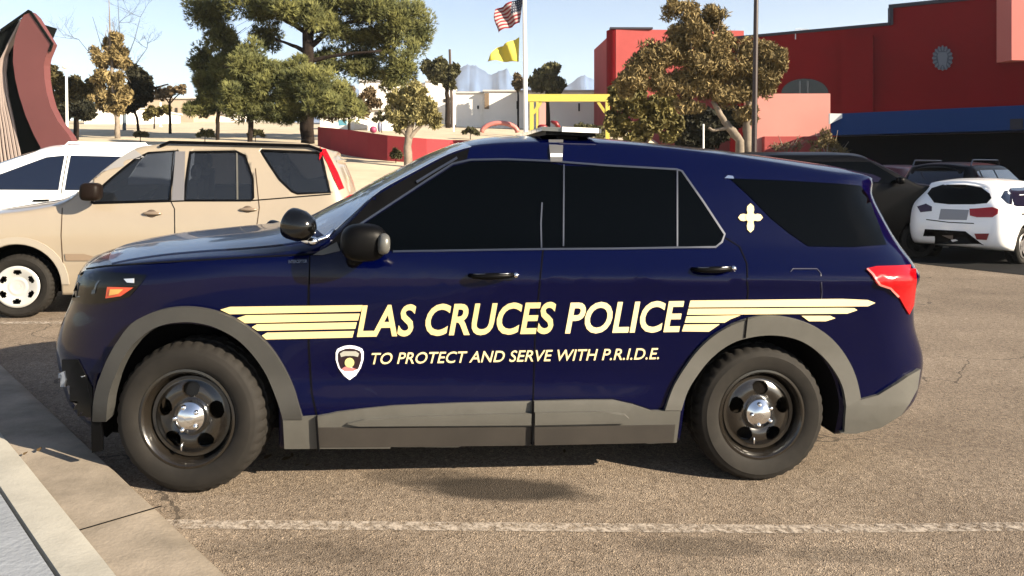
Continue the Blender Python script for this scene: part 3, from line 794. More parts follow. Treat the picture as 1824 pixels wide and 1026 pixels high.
tag(g.build('wheel_stop', M_conc2), 'pale concrete wheel stop on the shade-painted asphalt left of the white crossover', 'wheel stop')
# ================================================================ the other vehicles
def hollow(o, fr_, wc, lo, hi, w_lo, w_hi, z_lo, z_hi, wins):
    """carve a cabin, then cut the side windows right through"""
    g = MB(); a, b_ = lo; c_, d_ = hi
    vs = [(a,w_lo,z_lo),(b_,w_lo,z_lo),(b_,2*wc-w_lo,z_lo),(a,2*wc-w_lo,z_lo),(c_,w_hi,z_hi),(d_,w_hi,z_hi),(d_,2*wc-w_hi,z_hi),(c_,2*wc-w_hi,z_hi)]
    g.add(vs, [(0,3,2,1),(4,5,6,7),(0,1,5,4),(1,2,6,5),(2,3,7,6),(3,0,4,7)], 1)
    boolean(o, g.build('cut', [M_well, M_well], o.parent))
    for w in wins:
        g = MB(); g.prism(w, -.5, 2*wc+.5, mi=1); boolean(o, g.build('cut', [M_well, M_well], o.parent))
M_beige = mat('champagne_paint', (.46,.385,.29), .3, .1, .8, noise_amt=.04, noise_scale=2)
M_glass = mat('car_glass', (.05,.06,.08), .02, 0, 0, .35, trans=.85)
M_seat = mat('seat_fabric', (.12,.12,.13), .9)
cr = empty('parked_car', (0,0,0)); d = Vector((.985,.17,-.018))
o0 = Vector((-5.17, 7.70, CH-269*7.70/F)); fc = Frame(o0, d); cr.matrix_world = fc.M
tag(cr, 'champagne beige compact SUV parked directly behind the police car', 'SUV', 'vehicles in the parking lot')
q = lambda px, py, w: fc.uv(px, py, w)
WBc = 2.70; wc = .89
sp = dict(wc=wc, nose=[(.2,-.62),(.4,-.78),(.6,-.80),(.8,-.74),(1.0,-.66),(1.1,-.55)], tail=[(.3,3.30),(.5,3.44),(.8,3.46),(1.1,3.42),(1.3,3.38),(1.5,3.31),(1.7,3.22),(1.85,3.12)],
   side=[(.2,.06),(.4,.02),(.6,0),(.85,-.01),(1.0,.0),(1.12,.02),(1.2,.05),(1.4,.11),(1.6,.17),(1.75,.24),(1.9,.32)],
   vbot=[(-.8,.30),(0,.24),(2.7,.25),(3.5,.36)],
   edge=[(-.8,.95),(-.5,1.05),(0,1.10),(.30,1.16),(.46,1.22),q(165,318,.12),q(205,284,.16),q(240,262,.22),q(300,254,.25),q(430,252,.26),q(540,254,.26),q(568,260,.24),(3.5,1.70)],
   top=[(-.8,.98),(-.55,1.10),(0,1.20),(.25,1.25),(.6,1.46),(1.0,1.74),(1.2,1.84),(1.6,1.885),(2.6,1.885),(3.1,1.86),(3.3,1.80),(3.5,1.72)], pf=(.34,.42), pr=(.22,.26), ns=30, nt=10)
bo, bv = body_mesh(sp, 'body', M_beige, cr); SC_ = Skin(fc, bv)
arch_cut(bo, 0, .36, .42, -.3, .3, wc); arch_cut(bo, WBc, .36, .42, -.3, .3, wc)
w1 = [q(*p, .10) for p in ((166,361),(168,346),(196,318),(234,284),(256,272),(309,268),(303,357))]
w2 = [q(*p, .10) for p in ((329,357),(332,270),(415,269),(432,277),(449,318),(452,352),(448,357))]
w3 = [q(*p, .10) for p in ((460,267),(562,271),(570,276),(588,343),(530,345),(520,341),(497,320),(466,277))]
hollow(bo, fc, wc, (.75,3.30), (1.45,3.10), .13, .36, .75, 1.74, [w1, w2, w3])
for nm, w in (('window', w1), ('window', w2), ('window', w3)):
    SC_.lay([w], nm, M_glass, cr, off=-.012, depth=.005, mode='near'); 
    SC_.lay([w], nm, M_glass, cr, off=-.012, depth=.005, mode='far')
sc = SC_
sc.line([(422,269),(423,357)], 3, 'window_divider', M_clad, cr, off=0)
sc.line([(166,363),(303,359),(330,358),(452,357),(589,346)], 2, 'window_seal', M_seam, cr, off=.004)
for k, w in enumerate((w1, w2, w3)): SC_.line([tuple(p) for p in w]+[tuple(w[0])], .022, 'window_seal', M_blk, cr, off=.004, mode='near')
sc.line([(309,268),(306,300),(304,358),(311,372),(312,470)], 1.6, 'panel_gap', M_seam, cr, off=.003)
sc.line([(111,370),(109,420),(112,470)], 1.6, 'panel_gap', mat('gap_brown', (.08,.05,.03), .8), cr, off=.003)
sc.line([(455,300),(462,370),(455,420),(430,455)], 1.6, 'panel_gap', mat('gap_brown', (.08,.05,.03), .8), cr, off=.003)
g_ = mat('pewter_paint', (.20,.19,.19), .35, .5, .5)
sc.lay([(313,270),(330,270),(328,357),(306,357)], 'pillar_trim', g_, cr, off=.006)
sc.lay([(100,352),(118,345),(165,302),(215,268),(240,256),(246,262),(215,280),(168,318),(130,352)], 'pillar_trim', mat('silver_paint', (.5,.48,.46), .3, .4, .5), cr, off=.004)
sc.lay([(116,452),(150,452),(172,458),(168,464),(118,464)], 'rub_strip', mat('tan_strip', (.3,.22,.15), .6), cr, off=.012)

tl = sc.lay([(570,262),(577,262),(588,283),(601,308),(612,336),(604,339),(594,318),(583,292),(574,275)], 'tail_light', M_redlens, cr, off=.012, depth=.02)
for x, y in ((272,380), (443,373)):
    h, n, _ = sc.hit('px', x, y); g = MB(); g.ell(h+Vector((0,-.015,0)), (.10,.03,.022), 14, 8); dh = g.build('door_handle', mat('bronze_handle', (.34,.26,.19), .35, .3, .4), cr, smooth=True)
    g = MB(); g.ell(h+Vector((-.01,-.004,-.004)), (.055,.012,.045), 14, 8); g.build('handle_cup', mat('handle_cup', (.12,.085,.06), .5), dh, smooth=True)
mc = fc.loc(155, 345, -.13); g = MB(); g.ell(mc+Vector((.04,0,.02)), (.10,.10,.095), 20, 12, p=.55); g.build('side_mirror', mat('dark_bronze', (.012,.007,.005), .5, spec=.1), cr, smooth=True)
for u_, w_ in ((1.15,.32),(1.15,1.1),(2.05,.32),(2.05,1.1)):
    g = MB(); g.box((u_,w_,.6),(u_+.45,w_+.45,.85)); g.box((u_+.42,w_,.8),(u_+.56,w_+.45,1.42)); g.ell((u_+.50,w_+.225,1.52), (.06,.13,.09), 10, 6)
    g.build('seat', M_seat, cr)
for w_ in (.27, 1.51):
    g = MB(); g.tube([(1.3,w_,1.84),(1.4,w_,1.89),(2.9,w_,1.885),(3.05,w_,1.83)], .018, 6); g.build('roof_rail', M_blk, cr)
sc.lay([(.42,.24),(1.1,.30),(1.1,1.48),(.42,1.54),(.30,.89)], 'windshield', M_glassk, cr, off=.003, depth=.003, mode='top')
M_hub = mat('silver_hubcap', (.70,.70,.68), .35, .2)
for u_, w_, ot in ((0,.03,-1),(WBc,.03,-1),(0,1.75,1),(WBc,1.75,1)):
    wheel(cr, (u_,w_,.335), .335, .21, .215, (M_hub, 6, (.66,.16), .24, 0), out=ot)
g = MB(); g.box((.5,.3,.2),(2.3,1.5,.36)); g.build('chassis', M_well, cr)
fo2 = [(-.0+.50*math.cos(math.pi*k/16), .36+.50*math.sin(math.pi*k/16)) for k in range(17)]; fi2 = [(-.0+.43*math.cos(math.pi*k/16), .36+.43*math.sin(math.pi*k/16)) for k in range(17)]
for du in (0, WBc):
    sc.lay([[(a[0]+du,a[1]) for a in (fo2[k], fo2[k+1], fi2[k+1], fi2[k])] for k in range(16)], 'wheel_arch_trim', mat('arch_beige', (.45,.40,.33), .5), cr, off=.012, depth=.03, mode='near')

def gencar(P, d, label, m, L=4.6, wb=2.7, fo=.9, W=1.82, H=1.68, hood=1.0, belt=1.05, cat='SUV', rk=.9, ws=.75, name='parked_car', glass=None, rails=False, wheelm=None, rear=True, qwin=True, rake=.75):
    """plain modern SUV / crossover; P is the reference-side front wheel foot, d points nose to tail"""
    c = empty(name, (0,0,0)); f = Frame(P, d); c.matrix_world = f.M; tag(c, label, cat, 'vehicles in the parking lot')
    ro = L-fo-wb; wc = W/2; T = wb+ro; k = H/1.68
    sp = dict(wc=wc, nose=[(.2,-fo+.18),(.45,-fo+.02),(.6,-fo),(.8,-fo+.05),(hood-.05,-fo+.18),(hood+.05,-fo+.3)],
        tail=[(.25,T-.16),(.4,T-.03),(.55,T),(.75,T-.01),(1.0,T-.05),(belt+.08,T-.09),(H*.82,T-.28),(H*.94,T-.36),(H,T-.30)],
        side=[(.2,.07),(.4,.02),(.6,0),(.85,-.01),(belt-.05,.0),(belt+.05,.03),(belt+.25,.10),(H*.9,.22),(H*.97,.29),(H,.33)],
        vbot=[(-fo,.28),(0,.22),(wb,.22),(T,.34)],
        edge=[(-fo,hood-.12),(-fo+.3,hood-.05),(0,hood),(ws*.6,hood+.06),(ws,hood+.12),(ws+rake,H*.93),(ws+rake+.25,H*.955),(T-.9,H*.955),(T-.4,H*.93),(T,H*.9)],
        top=[(-fo,hood-.08),(-fo+.25,hood),(0,hood+.06),(ws*.55,hood+.14),(ws+rake-.3,H*.93),(ws+rake,H*.985),(ws+rake+.55,H),(T-1.0,H),(T-.4,H*.975),(T,H*.93)],
        pf=(.36,.45), pr=(.30,.34), ns=22, nt=8)
    b, bv = body_mesh(sp, 'body', m, c); s = Skin(f, bv)
    arch_cut(b, 0, .35, .40, -.3, .3, wc); arch_cut(b, wb, .35, .40, -.3, .3, wc)
    gm = glass or M_glassk
    zt = H*.90; zb = belt+.04; x0 = ws+.05; xm = (ws+T)/2-.05
    for mode in ('near', 'far'):
        s.lay([(x0+(.26 if rake > 1 else 0),zb),(x0+rake*.83+(.26 if rake > 1 else 0),zt-(.03 if rake > 1 else 0)),(xm-.04,zt),(xm-.04,zb)], 'window', gm, c, off=.004, mode=mode, grid=.12)
        s.lay([(xm+.04,zb),(xm+.04,zt),(xm+.80,zt-.01),(xm+.88,zb)], 'window', gm, c, off=.004, mode=mode, grid=.12)
        if qwin: s.lay([(xm+.96,zb+.02),(xm+.90,zt-.02),(T-.66,zt-.05),(T-.46,zb+.12)], 'window', gm, c, off=.004, mode=mode, grid=.12)
        s.line([(xm,zt),(xm,.5),(xm+.02,.32)], .012, 'panel_gap', M_seam, c, off=.003, mode=mode, grid=.15)
        for xx in (xm-.35, xm+.55): s.lay([(xx,belt-.12),(xx+.2,belt-.115),(xx+.2,belt-.09),(xx,belt-.095)], 'door_handle', M_blk, c, off=.02, depth=.02, mode=mode)
    s.lay([(ws-.12,.22),(ws+rake-.09,.31),(ws+rake-.09,W-.31),(ws-.12,W-.22),(ws-.30,wc)], 'windshield', gm, c, off=.003, mode='top', grid=.12)
    if rear:
        s.lay([(.30,belt+.10),(.36,H*.88),(W-.36,H*.88),(W-.30,belt+.10)], 'rear_window', gm, c, off=.004, mode='rear', grid=.12)
        for a, b_ in ((.06,.34), (W-.34,W-.06)): s.lay([(a,belt-.20),(b_,belt-.17),(b_,belt+.0),(a,belt-.0)], 'tail_light', M_redlens, c, off=.008, depth=.02, mode='rear')
    for a in (.10, W-.38): s.lay([(a,hood-.28),(a+.28,hood-.28),(a+.28,hood-.14),(a,hood-.14)], 'headlight', M_clear, c, off=.008, depth=.02, mode='front')
    for u_, w_, ot in ((0,.03,-1),(wb,.03,-1),(0,W-.03,1),(wb,W-.03,1)): wheel(c, (u_,w_,.345), .345, .22, .23, (wheelm or g_, 5, (.6,.28), .3, 0), out=ot)
    g = MB(); g.box((.5,.3,.2),(wb-.5,W-.3,.34)); g.build('chassis', M_well, c)
    for y_, sg in ((-.10,-1), (W+.10,1)):
        g = MB(); g.ell((ws+.22,y_,belt+.10), (.07,.10,.075), 14, 8, p=.75); g.build('side_mirror', M_blk, c, smooth=True)
    if rails:
        for w_ in (.30, W-.30):
            g = MB(); g.tube([(ws+rake+.25,w_,H*.96),(ws+rake+.35,w_,H+.04),(T-.7,w_,H+.04),(T-.6,w_,H*.95)], .018, 6); g.build('roof_rail', M_trim, c)
    return c, f, s
# white SUV beyond the beige one
M_wpaint = mat('white_paint', (.80,.80,.79), .3, 0, .8)
M_bglass = mat('blue_grey_glass', (.008,.013,.032), .08, 0, .5, .5)
P = Vector((-8.6, 10.1, 0)); P.z = lot(P.x); dd = Vector((.985,.17,-.01))
wv, fw, sw = gencar(P, dd, 'white SUV with thick white roof rail, between the beige SUV and the curved sculpture', M_wpaint, L=4.85, wb=2.8, H=1.93, hood=1.13, belt=1.20, W=1.9, ws=.6, rake=1.25, glass=M_bglass, rails=True)
for p in [c_ for c_ in wv.children if c_.name.startswith('roof_rail')]: p.data.materials[0] = M_wpaint; p.location.z = -.045
P = Vector((-12.4, 12.6, 0)); P.z = lot(P.x)
gencar(P, dd, 'dark blue car mostly hidden beyond the white SUV at the left edge', mat('dark_blue_paint', (.01,.018,.06), .25, 0, 1), L=4.6, H=1.62, hood=.98, ws=.9, glass=M_bglass, cat='car')
# white crossover on the right, seen from behind
h = Vector((.8,.6,0)); dd = -h; ew = Vector((0,0,1)).cross(dd)
WW = 1.80; wb_, ro_ = 2.67, .95
rc = Vector((8.80, 13.2, -.09)); P = rc - ew*WW - dd*(wb_+ro_)
M_wpaint2 = mat('pearl_white_paint', (.86,.86,.86), .3, 0, .8)
wx, fx, sx_ = gencar(P, dd, 'white crossover seen from its rear right corner at the right edge, red tail lamps', M_wpaint2, L=4.45, wb=wb_, H=1.60, W=WW, rear=False, qwin=False, cat='crossover')
l_ = sx_.lay
for o in [c for c in wx.children if c.name.startswith('window')][-1:]:
    bpy.data.objects.remove(o)
l_([(1783,352),(1788,341),(1800,335),(1830,333),(1850,334),(1850,368),(1812,368),(1794,363)], 'window', M_bglass, wx, off=.006, grid=10)
l_([(1652,345),(1660,335),(1680,329),(1720,329),(1748,334),(1763,345),(1766,353),(1758,362),(1735,364),(1690,364),(1664,361)], 'rear_window', M_glassk, wx, off=.006, grid=10)
l_([(1727,372),(1745,371),(1768,369),(1778,373),(1777,381),(1768,387),(1740,387),(1728,384)], 'tail_light', M_redlens, wx, off=.012, depth=.02)
l_([(1634,368),(1650,363),(1660,368),(1660,376),(1640,378)], 'tail_light', mat('dark_lens', (.05,.01,.04), .2), wx, off=.012, depth=.02)
l_([(1736,416),(1762,416),(1758,427),(1740,426)], 'reflector', mat('deep_red_lens', (.30,.02,.03), .3), wx, off=.02, depth=.02)
l_([(1648,408),(1720,412),(1728,430),(1752,436),(1752,446),(1640,440)], 'bumper_cladding', M_blk, wx, off=.012, depth=.02)
l_([(1676,372),(1726,374),(1722,392),(1672,391)], 'tailgate_recess', mat('grey_plate', (.42,.43,.46), .5), wx, off=.005)
l_([(1679,419),(1698,419),(1698,426),(1690,424)], 'exhaust', M_trim, wx, off=.02)
sx_.line([(1650,391),(1690,396),(1735,398)], 1.6, 'panel_gap', M_seam, wx, off=.006)
h2 = Vector((.80,.60,0)); dd = -h2
def slot(cx, cy, **k):
    rc = Vector((cx, cy, -.09)); W_ = k.get('W', 1.85); wb2 = k.get('wb', 2.8); L2 = k.get('L', 4.8); fo_ = .9
    e = Vector((0,0,1)).cross(dd); return gencar(rc - e*W_ - dd*(L2-fo_), dd, **k)
c_, f_, s_ = slot(10.5, 16.8, label='black SUV with roof rails and bluish side windows, behind the white crossover', m=mat('gloss_black_paint', (.002,.002,.003), .3, 0, 0, .12), L=4.9, wb=2.85, W=1.92, H=1.95, belt=1.25, hood=1.15, glass=M_bglass, rails=True)
slot(10.9, 20.5, label='dark red SUV in the shade, between the black SUV and the police car tail', m=mat('dark_red_paint', (.10,.006,.010), .3, 0, .2), L=4.7, wb=2.75, W=1.86, H=1.90, belt=1.2, hood=1.1, glass=M_bglass)
P = at(1560, 420, 16.6); P.z = -.09
gencar(P, Vector((-1,.04,0)), 'black SUV side on with sloping windshield, just above the police car roof at the right', mat('gloss_black_paint', (.004,.004,.005)), L=4.9, wb=2.85, H=2.14, belt=1.45, hood=1.46, W=1.92, ws=.2, fo=.8, glass=M_glassk, wheelm=M_blk)
g = MB(); T = at(1475, 294, 14.9)
for a in (.16, 1.34): SC_.lay([(a,.78),(a+.28,.78),(a+.28,.95),(a,.95)], 'headlight', M_clear, cr, off=.008, depth=.02, mode='front')
SC_.lay([(.55,.74),(1.23,.74),(1.23,.90),(.55,.90)], 'grille', M_blk, cr, off=.006, depth=.02, mode='front')
HAZE = 0.0002
# ================================================================ sculpture, walls, buildings
def plate(pts, Y, t, name, m, parent=None, dy=0):
    """outline at distance Y, given a real thickness"""
    g = MB(); F3 = [at(x, y, Y+dy) for x, y in pts]; n = len(F3)
    g.add(F3 + [p+Vector((0,t,0)) for p in F3], [tuple(range(n)), tuple(reversed(range(n, 2*n)))] + [(i, n+i, n+(i+1) % n, (i+1) % n) for i in range(n)])
    return g.build(name, m, parent)
def prop(name, loc, label, cat, group=None):
    return tag(empty(name, loc), label, cat, group)
def keep(o, parent):   # parent without moving
    o.parent = parent; o.matrix_parent_inverse = Matrix.Translation(-parent.location); return o
YS = 18.0
sc_ = prop('sculpture', (at(60,300,YS).x, YS, G(-11, YS)), 'tall curved red steel sculpture with dark ribbed edge at the left', 'sculpture')
M_sred = mat('oxide_red_steel', (.18,.055,.055), .6, noise_amt=.15, noise_scale=.5)
M_rib = mat('pale_rib_edge', (.42,.34,.31), .6); M_sdk = mat('sculpture_black', (.004,.006,.006), .9, spec=.1)
face = [(52,20),(62,30),(91,78),(86,90),(81,102),(78,116),(79,140),(83,165),(90,190),(103,216),(122,240),(134,262),(140,300),(80,300),(72,262),(60,240),(45,205),(34,170),(27,140),(23,110),(24,82),(28,62),(38,34),(44,24)]
keep(plate(face, YS, .25, 'red_face', M_sred), sc_)
keep(plate([(50,17),(54,19),(93,77),(88,92),(85.5,91),(90,78),(52,22),(42,26),(0,58),(0,52)], YS, .06, 'dark_rim', M_sdk, dy=-.02), sc_)
back = [(40,32),(28,62),(24,82),(23,110),(27,140),(34,170),(45,205),(60,240),(72,262),(80,300),(-40,300),(-40,80),(0,55)]
keep(plate(back, YS, 1.4, 'dark_core', M_sdk, dy=.3), sc_)
for k in range(7):
    c0 = [(38-k*2, 36+k*4), (23-k*4.6, 64+k*9), (14-k*4.2, 92+k*12), (10-k*3.2, 130+k*12), (14-k*3.6, 170+k*9), (24-k*5.2, 215+k*4), (33-k*6.6, 262), (40-k*7, 300)]
    wdt = 3.2 if k < 3 else 2.2
    pts = c0 + [(x-wdt, y) for x, y in reversed(c0)]
    keep(plate(pts, YS, .9, 'rib', M_rib, dy=.26-.02*k), sc_)

def bld_box(parent, name, m, px0, px1, ytop, ybot, Y, depth, dYdx=0, win=None):
    """wall block; front face from px0 to px1 at distance Y (+slope), extruded backwards"""
    a = at(px0, ytop, Y); x0 = a.x; zt = a.z; zb = at(px0, ybot, Y).z
    g = MB()
    r1 = (px1-912)/F
    # second corner on the wall line
    x1 = (x0 + 0); s = (r1*Y - x0)/(1 - r1*dYdx); x1 = x0+s; y1 = Y+dYdx*s
    n = Vector((-dYdx, 1, 0)).normalized()*depth
    v = [Vector((x0,Y,zb)), Vector((x1,y1,zb)), Vector((x1,y1,zb))+n, Vector((x0,Y,zb))+n]
    g.add(v + [Vector((p.x,p.y,zt)) for p in v], [(0,3,2,1),(4,5,6,7),(0,1,5,4),(1,2,6,5),(2,3,7,6),(3,0,4,7)])
    o = g.build(name, m); keep(o, parent); return o, Vector((x0,Y,zt)), Vector((x1,y1,zt))
# red main building
M_rwall = mat('oxblood_stucco', (.27,.004,.009), .9, noise_amt=.12, noise_scale=.25, bump=.2, bump_scale=8)
M_rwall2 = mat('brick_red_stucco', (.55,.115,.11), .9, noise_amt=.15, noise_scale=.35, bump=.2, bump_scale=8)
M_pink = mat('salmon_stucco', (.80,.36,.31), .9, noise_amt=.08, noise_scale=.4)
M_cap = mat('parapet_navy', (.012,.012,.03), .6)
M_dark = mat('porch_shade_black', (.006,.006,.007), .9, spec=.1)
SL = -.60
rb = prop('red_building', (20, 42, -.09), 'large dark red stucco building with stepped parapet and blue awning, at the right', 'building')
o, a, b_ = bld_box(rb, 'wall', M_rwall, 1300, 1583, 70.5, 372, 46, 14, SL)
yy = 46+SL*(b_.x-a.x)
o, c_, d_ = bld_box(rb, 'wall', M_rwall, 1583, 1990, 15, 375, b_.y, 18, SL)
def cap(p0, p1, h, name='parapet'):
    g = MB(); d = (p1-p0).normalized(); n = Vector((d.y, -d.x, 0))*.08
    vs = [p0+n, p1+n, p1-n*6, p0-n*6]; g.add([v+Vector((0,0,.0)) for v in vs]+[v+Vector((0,0,h)) for v in vs], [(0,3,2,1),(4,5,6,7),(0,1,5,4),(1,2,6,5),(2,3,7,6),(3,0,4,7)])
    keep(g.build(name, M_cap), rb)
cap(a+Vector((0,0,.002)), b_+Vector((0,0,.002)), .16); cap(c_+Vector((0,0,.002)), d_+Vector((0,0,.002)), .2)
g = MB(); g.box((c_.x-.06, c_.y-.25, b_.z), (c_.x+.12, c_.y-.02, c_.z)); keep(g.build('corner_trim', M_cap), rb)
# shallow pilaster and shaded bays give the wall its relief
def on_wall(px, py, out=.05):
    # point on the wall plane through a with slope SL
    r = ray(px, py); t = (a.y - SL*a.x)/(1 - SL*r.x) ; p = CAM + r*t; n = Vector((SL, -1, 0)).normalized(); return p + n*out
def wall_plate(pts, out, t, name, m, parent=None):
    g = MB(); P_ = [on_wall(x, y, out) for x, y in pts]; n_ = len(P_); nn = Vector((SL,-1,0)).normalized()
    g.add(P_+[p-nn*t for p in P_], [tuple(range(n_)), tuple(reversed(range(n_, 2*n_)))]+[(i, n_+i, n_+(i+1) % n_, (i+1) % n_) for i in range(n_)])
    return keep(g.build(name, m), parent or rb)
wall_plate([(1500,72),(1556,64),(1556,205),(1500,205)], .45, .5, 'pilaster', M_rwall)
# round emblem: ring of rays about a tall centre
M_emb = mat('slate_emblem', (.075,.10,.15), .5, .2); M_emb2 = mat('pale_emblem', (.16,.19,.24), .5, .2)
em = wall_plate([(1679+17*math.cos(k*math.pi/16), 104+20.5*math.sin(k*math.pi/16)) for k in range(32)], .10, .12, 'emblem', M_emb)
def child_plate(pts, out, t, name, m):
    o = wall_plate(pts, out, t, name, m); o.parent = em; o.matrix_parent_inverse = (em.matrix_parent_inverse).copy(); o.matrix_parent_inverse = Matrix.Identity(4)
    o.matrix_parent_inverse = Matrix.Identity(4); return o
SUBS = []
for k in range(16):
    t = 2*math.pi*k/16; ct, st = math.cos(t), math.sin(t)
    i0, i1 = 11.5, 18.5
    SUBS.append(([(1679+i0*ct-1.2*st, 104+1.2*(i0*st)+1.4*ct), (1679+i1*ct-1.5*st, 104+1.2*i1*st+1.7*ct), (1679+i1*ct+1.5*st, 104+1.2*i1*st-1.7*ct), (1679+i0*ct+1.2*st, 104+1.2*i0*st-1.4*ct)], .16))
SUBS.append(([(1672,94),(1686,94),(1688,100),(1686,112),(1684,122),(1680,116),(1678,116),(1674,122),(1672,112),(1670,100)], .17))
for pts, out in SUBS:
    g = MB(); P_ = [on_wall(x, y, out) for x, y in pts]; n_ = len(P_); nn = Vector((SL,-1,0)).normalized()
    g.add(P_+[p-nn*.06 for p in P_], [tuple(range(n_)), tuple(reversed(range(n_, 2*n_)))]+[(i, n_+i, n_+(i+1) % n_, (i+1) % n_) for i in range(n_)])
    g.v = [v - Vector(rb.location) for v in g.v]; g.build('emblem_ray', M_emb2, em)
em.data.transform(Matrix.Translation(-Vector(rb.location))); em.matrix_parent_inverse = Matrix.Identity(4)
# arched window behind the salmon wall
aw = [(1392+ (1-math.cos(math.pi*k/14))*42, 166-26*math.sin(math.pi*k/14)) for k in range(15)]
wall_plate(aw, .04, .08, 'arched_window', mat('deep_green_glass', (.012,.02,.022), .2))
for x in (1424, 1438): wall_plate([(x,144),(x+3,144),(x+3,166),(x,166)], .09, .05, 'window_frame', mat('pale_frame', (.20,.22,.23), .6))
# awning, box front
M_awn = mat('blue_awning', (.006,.06,.24), .5, spec=.15); M_awn2 = mat('white_sunlit_patch', (.75,.74,.72), .6)
g = MB(); p = at(1480, 206, 33.5); q_ = at(1990, 206, 33.5-6.5)
def slab(p0, p1, zt, zb, dep, name, m, parent=rb):
    g = MB(); d = (p1-p0); d.z = 0; d.normalize(); n = Vector((-d.y, d.x, 0))*dep
    v = [p0, p1, p1+n, p0+n]; g.add([Vector((w.x,w.y,zb)) for w in v]+[Vector((w.x,w.y,zt)) for w in v], [(0,3,2,1),(4,5,6,7),(0,1,5,4),(1,2,6,5),(2,3,7,6),(3,0,4,7)])
    return keep(g.build(name, m), parent)
zt = at(1480, 203, 33.5).z; zb = at(1480, 241, 33.5).z
slab(p, q_, zt, zb, 5.5, 'awning', M_awn)
slab(at(1480,300,34.5), at(1990,300,28.5), zb-.02, -.1, .3, 'porch_shade', M_dark)  # black slab stands in for the shade under the awning
g = MB(); v = [at(1478,202,33.3), at(1516,203,33.1), at(1478,221,33.3)]; g.add(v+[w+Vector((0,.12,0)) for w in v], [(0,1,2),(3,5,4),(0,3,4,1),(1,4,5,2),(2,5,3,0)]); keep(g.build('sunlit_triangle', M_awn2), rb)  # sunlit corner of the awning painted as a white triangle
# sign band on the awning and the sunlit block high on the right
slab(at(1799,216,29.1), at(1822,216,28.8), at(1799,212,29.1).z, at(1799,231,29.1).z, .1, 'sign_panel', M_cap)
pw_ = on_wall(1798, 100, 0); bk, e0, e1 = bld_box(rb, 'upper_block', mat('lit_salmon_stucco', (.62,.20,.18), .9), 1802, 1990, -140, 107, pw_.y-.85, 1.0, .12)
# the same building runs on beyond the frame towards the street; its mass shades the far row
g = MB(); g.box((27,6.2,-.2),(44,24,11.5)); keep(g.build('wing', M_rwall), rb)
# rooftop units
g = MB()
for x0_, x1_ in ((1418,1419.5),(1440,1441.5)): pass
ru = prop('rooftop_frame', tuple(at(1430, 68, 44)), 'thin white pipe frame standing on the red building roof', 'roof equipment')
g = MB(); P_ = [at(1417,70,44), at(1417,52,44), at(1440,52,44), at(1440,70,44)]; g.tube(P_, .035, 6); g.tube([at(1428,52,44), at(1428,70,44)], .03, 6); g.tube([at(1417,58,44)+Vector((0,1,0)), at(1440,58,44)+Vector((0,1,0))], .03, 6)
keep(g.build('pipe_frame', mat('galvanised', (.55,.58,.62), .4, .5)), ru)
# salmon low wall
sw_ = prop('low_wall', (14, 37, -.09), 'bright salmon stucco wall in front of the red building', 'wall')
o, _, _ = bld_box(sw_, 'wall_panel', M_pink, 1330, 1479, 167, 372, 37, .5, -.04)
o, _, _ = bld_box(sw_, 'base_step', M_rwall2, 1362, 1479, 243, 372, 36.5, .45, -.04)
# left wing of the red building complex
wg = prop('red_wing', (9, 52, 0), 'brick red rounded wing rising behind the large light barked tree', 'building')
o, wa, wb2 = bld_box(wg, 'wall', M_rwall2, 1097, 1325, 52, 330, 52, 9, .06)
g = MB(); n_ = 10; 
cx, cy, rr_ = wa.x, wa.y+.6, .6
g.tube([(cx, cy, 0), (cx, cy, wa.z-.01)], .58, 20); keep(g.build('rounded_corner', M_rwall, None, smooth=True, angle=40), wg)  # darker red than the wing wall: its shaded side put into the colour
slab(wa+Vector((-.4,-.05,0)), Vector((wa.x+2.6, wa.y-.0, 0)), wa.z+.14, wa.z+.01, .5, 'parapet', M_cap, wg)
# red planter wall
M_plant = mat('red_planter_stucco', (.42,.06,.07), .85, noise_amt=.12, noise_scale=.6)
M_plantd = mat('planter_cap', (.50,.42,.34), .9)
pw = prop('planter_wall', (-4, 27, 2), 'low curved red planter wall behind the beige SUV', 'wall')
pts = [(566,226,252,30.5),(590,228,259,28.6),(620,231,266,27.2),(655,236,273,26.2),(690,241,277,25.6),(722,244,280,25.4),(760,247,281,25.6),(800,249,280,26.3),(845,250,279,27.5)]
g = MB(); vs = []
for x, y0, y1, Y in pts:
    A = at(x, y0, Y); B = at(x, y1+14, Y); vs += [B, A, A+Vector((0,.45,0)), B+Vector((0,.45,0))]
fs = [(i*4+j, i*4+(j+1) % 4, i*4+4+(j+1) % 4, i*4+4+j) for i in range(len(pts)-1) for j in range(4)] + [(0,1,2,3), tuple(reversed([len(vs)-4+i for i in range(4)]))]
g.add(vs, fs); keep(g.build('wall_panel', M_plant), pw)
# pale low buildings in the middle distance
M_wht = mat('white_stucco', (.80,.76,.70), .9, noise_amt=.06, noise_scale=.3); M_tan = mat('tan_stucco', (.62,.50,.38), .9, noise_amt=.1, noise_scale=.3)
M_opn = mat('shadowed_opening', (.05,.045,.04), .9); M_roofw = mat('pale_roof', (.78,.76,.72), .8)
def pale(name, label, blocks, Y, opens=(), m=M_wht):
    c = prop(name, (at(blocks[0][0],300,Y).x, Y, G(at(blocks[0][0],300,Y).x, Y)), label, 'building', 'low pale buildings beyond the park')
    for x0_, x1_, y0_, y1_, dy, mm in blocks:
        bld_box(c, 'wall', mm or m, x0_, x1_, y0_, y1_, Y+dy, 8)
        o, p0_, p1_ = bld_box(c, 'roof_edge', M_roofw, x0_-2, x1_+2, y0_-3, y0_-.2, Y+dy-.15, 8.3)
    for x0_, x1_, y0_, y1_, dy, mm in opens: bld_box(c, 'window' if mm is None else 'door', mm or M_opn, x0_, x1_, y0_, y1_, Y+dy-.06, .1)
    return c
